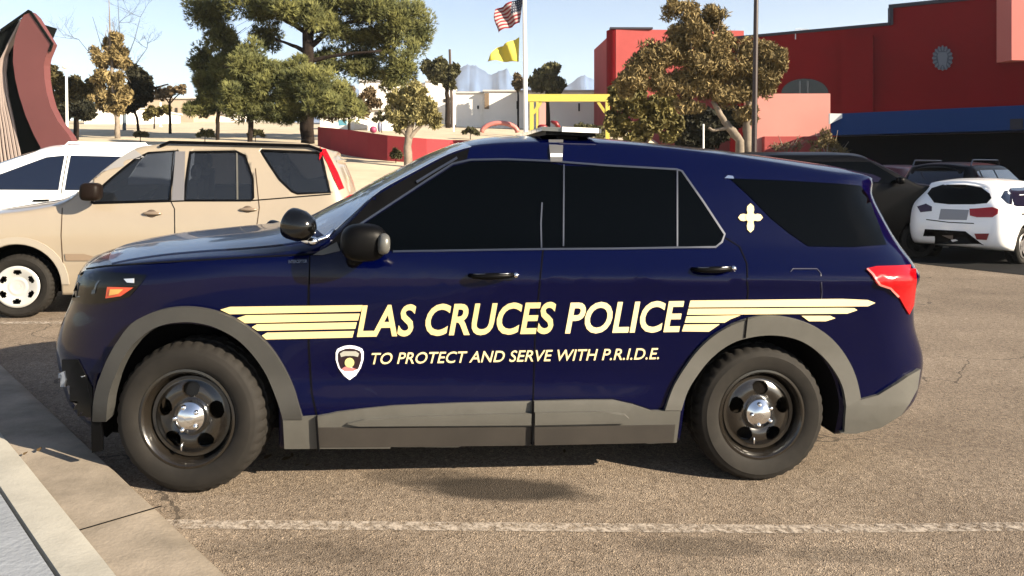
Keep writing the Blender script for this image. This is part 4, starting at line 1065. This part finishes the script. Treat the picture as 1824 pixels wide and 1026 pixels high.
pale('pale_building', 'long white low building with a tan pier behind the flagpole', [(862,1100,163,258,0,None),(812,866,166,258,.5,None)], 62,
     [(863,871,166,194,0,mat('tan_pier', (.30,.22,.15), .9)),(920,923,180,194,0,None),(1030,1033,184,198,0,None),(850,853,188,194,.5,None)])
pale('pale_building', 'white house with flat roof behind the pine and small pale tree', [(640,700,145,250,0,None),(758,800,145,252,1,None),(690,765,150,250,2,None)], 66, [(790,795,176,182,1,None)])
pale('pale_building', 'white stucco shed beside the blue play panel', [(655,690,196,262,0,None),(570,630,205,262,2,None)], 44, [(668,676,200,204,0,None)])
pale('pale_building', 'white garden wall house between the tall narrow tree and the curved sculpture', [(150,240,192,246,0,None)], 58, [])
pale('pale_building', 'tan sunlit house behind the bare tree at the left', [(255,345,176,240,0,M_tan),(228,262,186,240,2,M_tan)], 72, [(284,290,196,206,0,None),(312,316,192,202,0,None)])
pale('pale_building', 'far white house low behind the two pines', [(345,470,205,245,0,None)], 78, [(380,384,212,220,0,None),(430,436,212,220,0,None)])
# play equipment
M_yel = mat('yellow_steel', (.74,.64,.12), .45)
yf = prop('yellow_gate_frame', tuple(at(1015,270,33)), 'yellow steel portal frame standing behind the police car roof', 'frame')
g = MB(); 
def bar(g, p0, p1, w):
    g.tube([p0, p1], w, 4)
Yf = 33
for x in (947, 1082):
    g = MB(); g.box((at(x-3.6,0,Yf).x, Yf-.09, at(0,176,Yf).z), (at(x+3.6,0,Yf).x, Yf+.09, at(0,176,Yf).z+.01)); g = MB()
    g.box((at(x-3.6,0,Yf).x, Yf-.09, G(at(x,0,Yf).x, Yf)-.3), (at(x+3.6,0,Yf).x, Yf+.09, at(0,181.3,Yf).z)); keep(g.build('post', M_yel), yf)
g = MB(); g.box((at(940,0,Yf).x, Yf-.11, at(0,181,Yf).z), (at(1086,0,Yf).x, Yf+.11, at(0,168,Yf).z)); keep(g.build('beam', M_yel), yf)
for x, s_ in ((950,1),(1079,-1)):
    g = MB(); g.tube([at(x,202,Yf), at(x+s_*14,181.5,Yf)], .09, 4); keep(g.build('brace', M_yel), yf)
g = MB(); g.box((at(955,0,39).x, 38.9, at(0,250,39).z), (at(959,0,39).x, 39.1, at(0,178,39).z)); keep(g.build('rear_post', M_yel), yf)
ra = prop('play_arch', tuple(at(887,236,40)), 'pale red play arches poking up above the police car roof', 'play equipment')
M_pr = mat('faded_red_plastic', (.72,.25,.22), .5)
for x0_, x1_ in ((858,922),):
    g = MB(); g.tube([at((x0_+x1_)/2 - (x1_-x0_)/2*math.cos(math.pi*k/12), 236-17*math.sin(math.pi*k/12), 40) for k in range(13)], .13, 8); keep(g.build('arch', M_pr, smooth=True), ra)
g = MB(); g.tube([at(880,222,40.3), at(895,218,40.3), at(910,224,40.3)], .10, 8); keep(g.build('inner_arch', M_pr, smooth=True), ra)
bn = prop('play_slide', tuple(at(965,226,36)), 'dark red and pink play slide seen inside the yellow frame', 'play equipment')
g = MB(); g.ell(at(966,226,36), (.25,.2,.12), 14, 8); keep(g.build('seat', mat('dark_red_plastic', (.25,.01,.015), .4), smooth=True), bn)
g = MB(); p_ = at(968,183,37.5); q_ = at(976,222,37.5); g.box((p_.x-.22,37.4,q_.z),(p_.x+.12,37.6,p_.z)); keep(g.build('slide_panel', mat('pink_plastic', (.75,.40,.36), .5)), bn)
g = MB(); g.tube([at(981,216,36.5), at(990,219,36.5), at(996,228,36.5)], [.05,.12,.10], 8); keep(g.build('slide_bar', mat('dark_red_plastic', (.25,.01,.015)), smooth=True), bn)
bp = tag(plate([(602,214),(617,213),(617,223),(603,224)], 38, .1, 'blue_panel', mat('sky_blue_plastic', (.15,.45,.62), .5)), 'small light blue play panel above the red planter wall', 'play panel')
bt = prop('cactus_planter', tuple(at(672,228,34)), 'pink and white flower bucket on the planter wall ledge', 'flower bucket')
g = MB(); g.ell(at(665,231,34), (.17,.17,.16), 10, 8); keep(g.build('pink_ball', mat('magenta_plastic', (.45,.06,.16), .5), smooth=True), bt)
g = MB(); g.ell(at(676,226,34), (.10,.12,.24), 10, 8); keep(g.build('grey_ball', mat('blue_grey_plastic', (.18,.2,.3), .5), smooth=True), bt)
# ================================================================ poles and flags
def pole(name, label, cat, px, ybot, ytop, Y, r, m, px2=None, extra=None, group=None):
    b0 = at(px, ybot, Y); b0.z = min(b0.z, G(b0.x, Y)); t0 = at(px2 or px, ytop, Y)
    c = prop(name, tuple(b0), label, cat, group)
    g = MB(); g.tube([b0, b0.lerp(t0, .5), t0], [r, r*.9, r*.75], 10); keep(g.build('pole', m, smooth=True, angle=50), c)
    g = MB(); g.tube([b0, b0+Vector((0,0,.25))], r*1.9, 10); keep(g.build('base', m), c)
    return c, t0
M_pw = mat('white_pole', (.86,.86,.84), .4); M_pk = mat('bronze_pole', (.03,.012,.012), .5)
fp, t0 = pole('flagpole', 'tall white flagpole carrying two flags', 'flagpole', 937, 250, -60, 30, .095, M_pw, px2=933)
g = MB(); g.ell(t0+Vector((0,0,.1)), (.13,.13,.13), 12, 8); keep(g.build('finial', M_gold, smooth=True), fp)
pole('street_lamp', 'black lamp pole rising in front of the light barked tree', 'lamp pole', 1341, 290, -40, 19, .075, M_pk, px2=1347.5)
c_, t_ = pole('street_lamp', 'slim white lamp pole beside the red sculpture', 'lamp pole', 120, 246, 120, 26, .048, M_pw, px2=118)
g = MB(); g.ell(t_+Vector((0,0,.02)), (.14,.14,.09), 12, 8); keep(g.build('lamp_head', M_pw, smooth=True), c_)
pole('utility_pole', 'thin dark utility pole by the dark evergreen behind the small pale tree', 'utility pole', 806, 200, 88, 58, .12, mat('pole_wood', (.12,.09,.075), .9), px2=801)
pole('post', 'thin white post in the gap below the light barked tree', 'post', 1253, 285, 221, 21, .03, M_pw)
pole('post', 'white post between the small pale tree and the flagpole', 'post', 808, 262, 160, 45, .06, M_pw)
pole('post', 'short white post in front of the tan house', 'post', 286, 232, 182, 50, .08, M_pw)
def flag(name, label, corners, Y, m, wav, parts=None):
    """corners: hoist top, fly top, fly bottom, hoist bottom; a hanging cloth with folds"""
    g = MB(); NX, NY = 30, 20; vs = []
    A, B, C_, D = [Vector((*c, 0)) for c in corners]
    for j in range(NY+1):
        for i in range(NX+1):
            u = i/NX; v = j/NY; p = A.lerp(B, u).lerp(D.lerp(C_, u), v)
            off = wav*math.sin(u*9+v*4)*u + wav*.5*math.sin(u*19-v*6)*u
            vs.append(at(p.x + off*1.2, p.y + 1.5*math.sin(u*12+v*3)*u, Y) + Vector((0, .12*math.sin(u*9+v*4)*min(1, u*3), 0)))
    g.add(vs, [(j*(NX+1)+i, j*(NX+1)+i+1, (j+1)*(NX+1)+i+1, (j+1)*(NX+1)+i) for j in range(NY) for i in range(NX)])
    o = g.build(name, m, smooth=True, fixn=False)
    uv = o.data.uv_layers.new(name='UVMap')
    for pl in o.data.polygons:
        for li in pl.loop_indices:
            k = o.data.loops[li].vertex_index; uv.data[li].uv = ((k % (NX+1))/NX, 1-(k//(NX+1))/NY)
    md = o.modifiers.new('t', 'SOLIDIFY'); md.thickness = .008
    return tag(o, label, 'flag')
def usmat():
    m = bpy.data.materials.new('stars_and_stripes_cloth'); m.use_nodes = True; nt = m.node_tree; N = nt.nodes; Lk = nt.links; b = N['Principled BSDF']; b.inputs['Roughness'].default_value = .8
    tc = N.new('ShaderNodeUVMap'); sx = N.new('ShaderNodeSeparateXYZ'); Lk.new(tc.outputs['UV'], sx.inputs[0])
    def M_(op, a, bb=None):
        x = N.new('ShaderNodeMath'); x.operation = op
        for k, s in enumerate((a, bb)):
            if s is None: continue
            if isinstance(s, (int, float)): x.inputs[k].default_value = s
            else: Lk.new(s, x.inputs[k])
        return x.outputs[0]
    st = M_('LESS_THAN', M_('MODULO', M_('MULTIPLY', sx.outputs['Y'], 13), 2), 1)
    can = M_('MULTIPLY', M_('LESS_THAN', sx.outputs['X'], .4), M_('GREATER_THAN', sx.outputs['Y'], .4615))
    fx_ = M_('SUBTRACT', M_('FRACT', M_('MULTIPLY', sx.outputs['X'], 15)), .5); fy_ = M_('SUBTRACT', M_('FRACT', M_('MULTIPLY', sx.outputs['Y'], 9.3)), .5)
    star = M_('LESS_THAN', M_('ADD', M_('POWER', fx_, 2), M_('POWER', fy_, 2)), .05)
    def mix(f, a, c):
        x = N.new('ShaderNodeMix'); x.data_type = 'RGBA'; Lk.new(f, x.inputs[0])
        for s, i in ((a, 6), (c, 7)):
            if isinstance(s, tuple): x.inputs[i].default_value = (*s, 1)
            else: Lk.new(s, x.inputs[i])
        return x.outputs[2]
    c = mix(can, mix(st, (.30,.25,.25), (.16,.005,.012)), mix(star, (.006,.01,.03), (.2,.21,.24)))
    Lk.new(c, b.inputs['Base Color']); return m
flag('flag', 'stars and stripes flag blowing left from the top of the flagpole', [(932,-6),(881,17),(887,58),(926,40)], 30.1, usmat(), 2.2)
flag('flag', 'plain yellow flag folded below the striped flag on the pole', [(925,66),(884,86),(867,108),(924,110)], 30.1, mat('yellow_flag_cloth', (.80,.68,.12), .8, noise_amt=.08, noise_scale=1), 1.8)
# ================================================================ mountains and air
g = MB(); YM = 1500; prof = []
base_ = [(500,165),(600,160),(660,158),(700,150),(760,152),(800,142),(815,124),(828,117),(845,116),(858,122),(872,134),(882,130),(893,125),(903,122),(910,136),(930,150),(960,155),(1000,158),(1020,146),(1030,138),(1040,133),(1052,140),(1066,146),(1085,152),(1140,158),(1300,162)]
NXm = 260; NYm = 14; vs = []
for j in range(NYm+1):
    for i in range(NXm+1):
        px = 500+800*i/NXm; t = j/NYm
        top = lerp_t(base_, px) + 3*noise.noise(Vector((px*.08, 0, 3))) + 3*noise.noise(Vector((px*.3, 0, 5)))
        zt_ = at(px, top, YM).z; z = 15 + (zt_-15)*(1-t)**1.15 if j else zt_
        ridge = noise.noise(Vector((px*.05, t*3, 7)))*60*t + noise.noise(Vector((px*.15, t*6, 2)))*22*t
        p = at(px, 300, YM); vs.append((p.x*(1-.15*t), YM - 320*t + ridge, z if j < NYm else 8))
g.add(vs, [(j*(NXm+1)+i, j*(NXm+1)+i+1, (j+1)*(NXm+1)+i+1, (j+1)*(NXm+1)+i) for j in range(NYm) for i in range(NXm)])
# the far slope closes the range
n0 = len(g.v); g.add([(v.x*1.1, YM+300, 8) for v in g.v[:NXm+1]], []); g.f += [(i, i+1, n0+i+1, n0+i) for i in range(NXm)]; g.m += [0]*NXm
tag(g.build('mountains', mat('haze_blue_rock', (.14,.23,.42), .95, noise_amt=.3, noise_scale=.01), smooth=True), kind='structure')  # distance haze put into the rock colour as blue
if HAZE:
    g = MB(); g.box((-2600,-2300,-20),(2600,2300,320)); hz = g.build('haze', mat('haze_air', (1,1,1))); m = hz.data.materials[0]; m.node_tree.nodes.clear()
    N = m.node_tree.nodes; out = N.new('ShaderNodeOutputMaterial'); pv = N.new('ShaderNodeVolumePrincipled'); pv.inputs['Color'].default_value = (.86,.92,1,1); pv.inputs['Density'].default_value = HAZE; pv.inputs['Anisotropy'].default_value = .2
    m.node_tree.links.new(pv.outputs[0], out.inputs['Volume']); tag(hz, kind='stuff')
# ================================================================ trees
def leafmat(name, c1, c2, sc=1.1, tr=.25):
    m = mat(name, c1, .75, noise_scale=sc, col2=c2, spec=.2); nt = m.node_tree; b = nt.nodes['Principled BSDF']
    at_ = nt.nodes.new('ShaderNodeAttribute'); at_.attribute_name = 'tint'; mx = nt.nodes.new('ShaderNodeMix'); mx.data_type = 'RGBA'; mx.blend_type = 'MULTIPLY'; mx.inputs[0].default_value = 1
    src = b.inputs['Base Color'].links[0].from_socket; nt.links.new(src, mx.inputs[6]); nt.links.new(at_.outputs['Color'], mx.inputs[7]); nt.links.new(mx.outputs[2], b.inputs['Base Color'])
    return m
def tree(name, label, Y, blobs, mleaf, mbark, limbs, n=6000, size=.13, kind='leaf', sub=.36, nsub=9, dens=1, deep=.85, twigs=0, group='trees in the park', cat='tree', yb=None):
    """blobs: (px, py, rx, ry[, dy]) crown masses; limbs: lists of (px, py, r_px[, dy])"""
    rr = random.Random(hash(label) % 9973 if False else sum(map(ord, label)))
    bx, by_, _ = limbs[0][0][:3]; base = at(bx, by_, Y); base.z = G(base.x, Y)
    t = prop(name, tuple(base), label, cat, group); k = Y/F
    g = MB()
    for L_ in limbs:
        pts = [at(p[0], p[1], Y+(p[3] if len(p) > 3 else 0)) for p in L_]
        if L_ is limbs[0]: pts[0].z = min(pts[0].z, base.z-.1)
        # wander a little
        P2 = []; R2 = []
        for i in range(len(pts)-1):
            for s in range(4):
                q = pts[i].lerp(pts[i+1], s/4); q += Vector((rr.uniform(-1,1), rr.uniform(-1,1), rr.uniform(-1,1)))*L_[i][2]*k*.22*(1 if (i or s) else 0)
                P2.append(q); R2.append((L_[i][2]+(L_[i+1][2]-L_[i][2])*s/4)*k*rr.uniform(.92,1.08))
        P2.append(pts[-1]); R2.append(L_[-1][2]*k)
        g.tube(P2, R2, 9)
    # fine twigs reaching into the crown
    org = at(limbs[0][-1][0], limbs[0][-1][1], Y)
    for b in (blobs if n else []):
        c = at(b[0], b[1], Y + (b[4] if len(b) > 4 else 0))
        for _ in range(2 + twigs):
            e = c + Vector((rr.uniform(-.9,.9)*b[2]*k, rr.uniform(-.6,.6)*b[2]*k, rr.uniform(-.2,.9)*b[3]*k)); s = org.lerp(c, rr.uniform(.3,.7))
            m_ = s.lerp(e, .5)+Vector((0,0,-.1)); g.tube([s, m_, e], [.5*k, .4*k, .18*k], 4)
    if not n:
        def br(p, d, ln, r, dep):
            q = p; pts = [p]
            for _ in range(3): d = (d+Vector((rr.gauss(0,.12), rr.gauss(0,.12), rr.gauss(.04,.10)))).normalized(); q = q+d*ln/3; pts.append(q)
            g.tube(pts, [r, r*.85, r*.7, r*.55], 4 if dep < 3 else 6, cap=False)
            if dep:
                for _ in range(3 if dep > 1 else 4):
                    nd = (d+Vector((rr.gauss(0,.55), rr.gauss(0,.55), rr.gauss(.1,.4)))).normalized(); br(pts[rr.choice((1,2,3))], nd, ln*rr.uniform(.55,.85), r*.55, dep-1)
        for L_ in limbs[:4]:
            for p in L_[2:]:
                for _ in range(2): br(at(p[0], p[1], Y), Vector((rr.gauss(0,.8), rr.gauss(0,.6), rr.uniform(.2,1))).normalized(), twigs*k, .55*k, 4)
    keep(g.build('trunk', mbark, smooth=True), t)
    if not n: return t
    V = []; Fc = []; T = []
    tot = sum(b[2]*b[3] for b in blobs)
    for b in blobs:
        c = at(b[0], b[1], Y + (b[4] if len(b) > 4 else 0)); rx, rz = b[2]*k, b[3]*k; ry = min(rx, rz*1.3)*deep
        nb = int(n*b[2]*b[3]/tot); subs = []
        for _ in range(nsub):
            while True:
                q = Vector((rr.gauss(0,1), rr.gauss(0,1), rr.gauss(0,1)))
                if q.length > .1: break
            q.normalize(); q *= rr.uniform(.35, .82); s_ = rr.uniform(.7,1.3)*sub
            subs.append((q, s_))
        for _ in range(nb):
            q0, s_ = rr.choice(subs)
            d = Vector((rr.gauss(0,1), rr.gauss(0,1), rr.gauss(0,1))); d.normalize()
            q = q0 + d*s_*(rr.random()**.45)
            p = c + Vector((q.x*rx, q.y*ry, q.z*rz))
            s = size*rr.uniform(.6, 1.35); tt = rr.uniform(.55, 1.3)
            if kind == 'pine':
                # a tuft of needles standing out from its twig
                ax = (d*.8+Vector((0,0,.5))).normalized(); side_ = ax.orthogonal().normalized()
                for kk in range(4):
                    a = rr.uniform(0, 6.28); nd = (ax + (side_*math.cos(a)+ax.cross(side_)*math.sin(a))*rr.uniform(.3,1)).normalized(); w_ = nd.orthogonal().normalized()*s*.16
                    i0 = len(V); V += [p-w_, p+w_, p+nd*s*1.5+w_*.3]; Fc.append((i0,i0+1,i0+2)); T.append(tt)
            else:
                a_ = Vector((rr.gauss(0,1), rr.gauss(0,1), rr.gauss(0,1)-(.9 if kind == 'droop' else 0))).normalized(); b2 = a_.orthogonal().normalized(); b2 = (b2*math.cos(tt*9)+a_.cross(b2)*math.sin(tt*9))
                wd = .28 if kind == 'droop' else .55
                i0 = len(V); V += [p-a_*s, p+b2*s*wd, p+a_*s, p-b2*s*wd]; Fc.append((i0,i0+1,i0+2,i0+3)); T.append(tt)
    me = bpy.data.meshes.new('crown'); me.from_pydata([tuple(v-base) for v in V], [], Fc); me.materials.append(mleaf)
    ca = me.attributes.new('tint', 'FLOAT_COLOR', 'FACE')
    ca.data.foreach_set('color', [x for v in T for x in (v, v, v*.95, 1)])
    o = bpy.data.objects.new('crown', me); COL.objects.link(o); o.parent = t
    return t
ML_pine = leafmat('pine_needles', (.25,.25,.085), (.08,.095,.04)); ML_pineg = leafmat('grey_pine_needles', (.15,.15,.12), (.05,.06,.06))
ML_oliv = leafmat('olive_leaves', (.28,.24,.085), (.14,.12,.045)); ML_brn = leafmat('brown_leaves', (.27,.2,.12), (.14,.10,.06))
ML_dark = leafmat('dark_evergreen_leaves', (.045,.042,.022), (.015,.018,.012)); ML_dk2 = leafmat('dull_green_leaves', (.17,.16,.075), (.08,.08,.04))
ML_gold = leafmat('dry_golden_leaves', (.40,.30,.14), (.20,.15,.065), 1.6); ML_pale = leafmat('pale_green_leaves', (.42,.37,.17), (.24,.21,.09))
MB_dark = mat('dark_bark', (.035,.025,.02), .95, noise_amt=.4, noise_scale=6); MB_pink = mat('pinkish_bark', (.33,.24,.20), .9, noise_amt=.35, noise_scale=4); MB_pale = mat('pale_bark', (.36,.30,.24), .85, noise_amt=.35, noise_scale=3)
# the big pine
tree('pine_tree', 'largest pine with thick trunk and broad open crown, left of the flags', 32,
     [(440,-20,75,45),(370,20,42,45,2),(395,75,40,38,2),(362,110,26,34,3),(400,130,40,30,3),(475,20,45,30),(530,5,55,35,-1),(590,0,60,38),(650,20,55,40),(700,15,50,45),(742,45,30,45,1),(690,70,40,35,1),(640,75,40,30,1),(600,55,35,26),
      (720,110,34,40),(590,110,38,26,1),(560,-45,120,40),(640,110,35,24,2),(700,145,30,22,2),(660,128,45,22,1),(480,70,32,24,2),(555,30,30,26,-1)], ML_pine, MB_dark,
     [[(548,250,12.5),(549,200,12),(548,120,11),(549,40,10),(550,-40,8)],[(549,85,6),(580,60,4),(605,38,3)],[(549,95,5),(520,80,3),(490,70,2)],[(549,60,5),(500,30,4),(440,0,3)],[(549,110,5),(590,100,3),(680,90,2)],[(549,60,4),(620,40,3),(700,30,2)],[(549,120,4),(470,110,3),(400,120,2)]],
     n=40000, size=.13, kind='pine', sub=.5, nsub=9)
tree('pine_tree', 'bushy pine in front of the big trunk, crown hanging right of two thin trunks', 29,
     [(480,130,45,40),(520,165,45,36),(460,190,50,26),(560,150,36,30,-.6),(575,190,32,26,-.6),(505,195,38,22),(540,120,30,22),(600,170,34,26,1),(620,195,30,20,1),(440,120,36,40),(425,160,36,32)], ML_pine, MB_dark,
     [[(446,250,5),(446,215,4.6),(450,170,4),(470,130,3)],[(450,190,3),(500,160,2.5),(540,150,2)]], n=25000, size=.12, kind='pine', sub=.5, nsub=10)
tree('pine_tree', 'leftmost round pine with a thin dark trunk, beside the sunlit house gap', 34,
     [(365,160,34,34),(350,190,28,24),(390,185,34,28),(400,140,34,34),(420,110,36,30)], ML_pine, MB_dark,
     [[(388,246,3.6),(388,215,3.4),(390,180,3),(395,140,2)]], n=12000, size=.12, kind='pine', sub=.42, nsub=10)
tree('leafy_tree', 'brownish grey tree with drooping leaves right of the big trunk', 36,
     [(590,190,28,24),(630,190,30,22),(610,165,28,22),(655,175,24,22)], ML_brn, MB_dark, [[(622,240,2.5),(622,215,2.4),(620,190,2)]], n=5000, size=.16, kind='droop')
tree('small_tree', 'small pale green tree with short light trunk in front of the red planter wall', 24,
     [(740,185,34,26),(712,195,26,24),(765,195,24,26),(735,160,30,18),(740,215,30,20),(700,175,18,14),(775,215,14,14),(715,225,16,12)], ML_pale, MB_pale,
     [[(727,283,8.5),(725,262,7.5),(728,240,6.5),(736,210,4)],[(727,250,4.5),(748,225,3),(762,200,2)],[(727,245,4),(708,220,3),(700,195,2)]], n=8000, size=.13, kind='droop', sub=.34)
tree('evergreen_tree', 'dark rounded evergreen at the foot of the utility pole', 56, [(780,125,20,22),(800,128,16,20),(765,122,14,16),(800,150,10,14)], ML_dk2, MB_dark, [[(798,200,5),(797,175,4.4),(795,140,3)]], n=4500, size=.26, sub=.45)
tree('evergreen_tree', 'dense dome shaped evergreen right of the flagpole', 58, [(978,140,26,27),(960,147,18,16),(990,150,18,15),(975,128,17,15),(985,122,12,10)], ML_dk2, MB_dark, [[(975,210,5),(975,170,4),(975,150,3)]], n=9000, size=.22, sub=.5, nsub=16)
tree('bare_tree', 'small brownish bare tree just left of the flagpole', 60, [(922,148,12,18)], ML_brn, MB_dark, [[(923,200,2),(923,170,1.6),(921,140,1)]], n=900, size=.2, twigs=14)
# right hand trees
tree('light_barked_tree', 'large spreading tree with pale forked trunks and dry golden green leaves', 23,
     [(1180,100,52,34),(1140,130,36,34),(1235,60,42,36),(1215,25,34,26),(1275,75,42,34),(1300,115,50,36),(1245,120,50,36),(1195,150,46,30),(1255,160,46,26),(1310,165,44,28),(1345,90,40,24),(1372,105,32,26),(1350,140,34,34),(1270,30,28,22),(1330,205,26,22),(1195,10,18,14),(1225,190,30,18),(1370,150,20,26),(1388,92,20,14),(1125,150,32,30),(1160,112,30,28),(1205,70,26,24),(1386,118,18,20)], ML_gold, MB_pale,
     [[(1325,275,9),(1318,250,8),(1300,228,7),(1288,212,5.5),(1270,180,4)],[(1333,278,8),(1330,240,8),(1332,215,6.5),(1334,190,5),(1328,150,4),(1322,122,3.4)],[(1300,228,4),(1270,232,2.6),(1262,228,2)]],
     n=54000, size=.085, kind='droop', sub=.4, nsub=20, twigs=2, deep=.9)
tree('evergreen_tree', 'dense dull green tree below and left of the light barked tree', 27,
     [(1120,190,36,32),(1160,205,40,30),(1100,220,26,26),(1140,235,40,20),(1190,225,30,24),(1095,165,18,18),(1125,160,24,16),(1180,180,28,20)], ML_oliv, MB_dark, [[(1150,272,5),(1150,240,4),(1148,200,3)]], n=13000, size=.12, sub=.4, nsub=12)
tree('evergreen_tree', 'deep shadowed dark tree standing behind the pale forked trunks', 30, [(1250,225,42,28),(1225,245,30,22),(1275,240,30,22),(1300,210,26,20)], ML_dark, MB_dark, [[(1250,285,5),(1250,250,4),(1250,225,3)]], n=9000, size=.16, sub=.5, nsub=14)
tree('bare_shrub', 'yellow grey leafless shrub right of the salmon wall', 21, [(1472,255,22,16),(1490,265,20,12),(1455,262,16,14),(1505,272,12,10),(1470,240,12,12)], ML_gold, MB_pale, [[(1475,300,2.2),(1474,280,2),(1473,262,1.5)],[(1475,285,1.2),(1462,255,.9),(1452,236,.5)],[(1475,285,1.2),(1488,255,.9),(1492,232,.5)],[(1475,282,1.2),(1474,250,.8),(1477,222,.4)],[(1475,285,1),(1500,268,.7),(1512,252,.4)]], n=1600, size=.05, kind='droop', twigs=6, cat='shrub', group='bare shrubs')
tree('bare_shrub', 'grey leafless shrub against the base of the salmon wall', 24, [(1400,262,22,14),(1425,258,16,16),(1380,262,14,12)], ML_brn, MB_pale, [[(1402,300,1.8),(1402,275,1.5),(1400,262,1)],[(1402,280,1),(1390,250,.6),(1386,240,.4)],[(1402,280,1),(1418,252,.6),(1426,238,.4)]], n=500, size=.05, kind='droop', twigs=8, cat='shrub', group='bare shrubs')
# left hand trees
tree('tall_tree', 'tall narrow golden green tree with bare top twigs, left of the pines', 34,
     [(198,75,22,24),(185,105,26,24),(212,105,22,24),(195,140,30,24),(180,170,24,20),(215,165,24,22),(200,190,34,14)], ML_gold, MB_pale, [[(210,243,5),(209,215,4.5),(205,180,4),(200,130,3),(197,80,2),(195,30,1),(194,0,.5)]], n=9500, size=.15, kind='droop', sub=.36, nsub=11)
tree('bare_tree', 'tall leafless tree with thin bluish twigs above the golden green tree', 40,
     [(240,80,26,30),(215,40,30,30),(150,85,26,26),(250,60,20,26),(190,20,30,24),(258,90,14,14)], ML_dark, mat('grey_blue_twigs', (.16,.20,.24), .9), [[(222,240,3),(222,190,2.6),(218,140,2),(215,90,1.2),(212,40,.6),(210,0,.4)],[(222,160,1.4),(245,110,.9),(262,86,.5)],[(222,170,1.2),(180,120,.9),(140,70,.5)],[(220,120,1),(240,70,.7),(250,30,.4)],[(218,130,1),(180,80,.6),(165,30,.4)]], n=0, size=.09, twigs=30)
tree('dark_tree', 'dark leaning tree right of the golden green tree', 38, [(250,150,24,22),(262,165,20,16),(235,170,24,22),(240,130,18,18),(225,190,20,14)], ML_dark, MB_dark, [[(248,242,2.6),(245,215,2.2),(238,190,2),(240,160,1.5)],[(240,175,3),(270,158,2.4),(300,150,1.2)]], n=5200, size=.17)
tree('leafy_tree', 'brown green tree behind the white lamp pole', 36, [(105,145,24,22),(140,155,26,24),(110,175,22,20),(150,180,24,18),(95,130,14,14),(170,160,18,22)], leafmat('bronze_leaves', (.15,.125,.05), (.06,.05,.025)), MB_dark, [[(134,246,2.6),(134,215,2.4),(132,185,2)]], n=7500, size=.16)
tree('dark_tree', 'almost black round bush tree low behind the white lamp pole', 33, [(142,196,24,16),(128,202,18,14),(100,205,14,18),(155,205,12,9)], ML_dark, MB_dark, [[(138,246,2.4),(138,220,2.2),(138,200,2)]], n=5000, size=.15, sub=.5, nsub=14)
tree('bare_tree', 'small leafless tree with dark trunk in front of the tan house', 38, [(300,165,22,14),(320,160,14,14),(285,170,12,12)], ML_brn, MB_dark, [[(303,240,2.6),(303,210,2.4),(302,185,2),(306,160,1)],[(302,185,1.4),(318,168,1),(330,150,.5)],[(302,185,1.2),(288,165,.8),(278,152,.4)]], n=700, size=.13, twigs=9)
tree('leafy_tree', 'low olive green tree in front of the tan house, beside the short white post', 44, [(275,200,14,12),(262,205,10,10),(298,195,10,8)], ML_oliv, MB_dark, [[(275,232,1.4),(275,215,1.2),(275,205,1)]], n=1800, size=.15)
# low brush and undergrowth
def brush(name, label, spots, m, size):
    for i, (px, py, rx, ry, Y, lb) in enumerate(spots):
        tree(name, lb, Y, [(px,py+ry*.2,rx*.8,ry*.7),(px-rx*.6,py+ry*.5,rx*.5,ry*.5),(px+rx*.55,py+ry*.1,rx*.5,ry*.6),(px-rx*.2,py-ry*.3,rx*.3,ry*.5),(px+rx*.9,py+ry*.7,rx*.3,ry*.3)], m, MB_dark, [[(px,py+ry+3,.8),(px,py+ry*.6,.7),(px,py,.5)]], n=1300, size=size*.8, kind='droop', nsub=6, cat='shrub', group='low shrubs beyond the cars')
brush('shrub', '', [(365,236,16,7,30,'low dark shrub under the leftmost round pine'), (455,236,14,7,31,'low dark shrub just right of the thin pine trunk'), (250,238,12,4,32,'flat dark shrub beyond the beige SUV roof'),
   (838,232,14,9,36,'green shrub above the police windshield top'), (680,205,16,12,40,'dark shrub beside the white shed'), (1040,228,36,12,38,'long dry brown shrub under the yellow beam'),(1030,240,40,10,35,'dark shrub low inside the yellow frame'),(1075,240,20,14,36,'dark green shrub behind the right yellow post'),(705,272,8,8,25.0,'dark shrub at the foot of the small pale tree')], ML_dk2, .13)
# ================================================================ light, camera
SC.world = bpy.data.worlds.new('World'); SC.world.use_nodes = True
nt = SC.world.node_tree; bg = nt.nodes['Background']
sky = nt.nodes.new('ShaderNodeTexSky'); sky.sky_type = 'NISHITA'; sky.sun_disc = False
SUNDIR = Vector((.88, -.47, 0)).normalized(); EL = R(24)
sky.sun_elevation = EL; sky.sun_rotation = math.atan2(SUNDIR.x, SUNDIR.y)
sky.air_density = 1.0; sky.dust_density = .8; sky.altitude = 1200; sky.ozone_density = 1.5
nt.links.new(sky.outputs['Color'], bg.inputs['Color']); bg.inputs['Strength'].default_value = .050
l = bpy.data.lights.new('sun', 'SUN'); l.energy = 5; l.angle = R(.5); l.color = (1, .86, .66)
lo = bpy.data.objects.new('sun', l); COL.objects.link(lo)
S3 = SUNDIR*math.cos(EL) + Vector((0,0,math.sin(EL)))
lo.rotation_euler = (-S3).to_track_quat('-Z', 'Y').to_euler()
cd = bpy.data.cameras.new('camera'); cam = bpy.data.objects.new('camera', cd); COL.objects.link(cam)
cam.location = CAM; cam.rotation_euler = (R(90), 0, 0)
cd.sensor_width = 36; cd.lens = 36*F/1824; cd.shift_y = -(513-HZ)/1824; cd.clip_end = 20000; cd.clip_start = .05
SC.camera = cam; SC.cycles.volume_bounces = 1
SC.view_settings.view_transform = 'Standard'; SC.view_settings.look = 'None'; SC.view_settings.exposure = 1.88
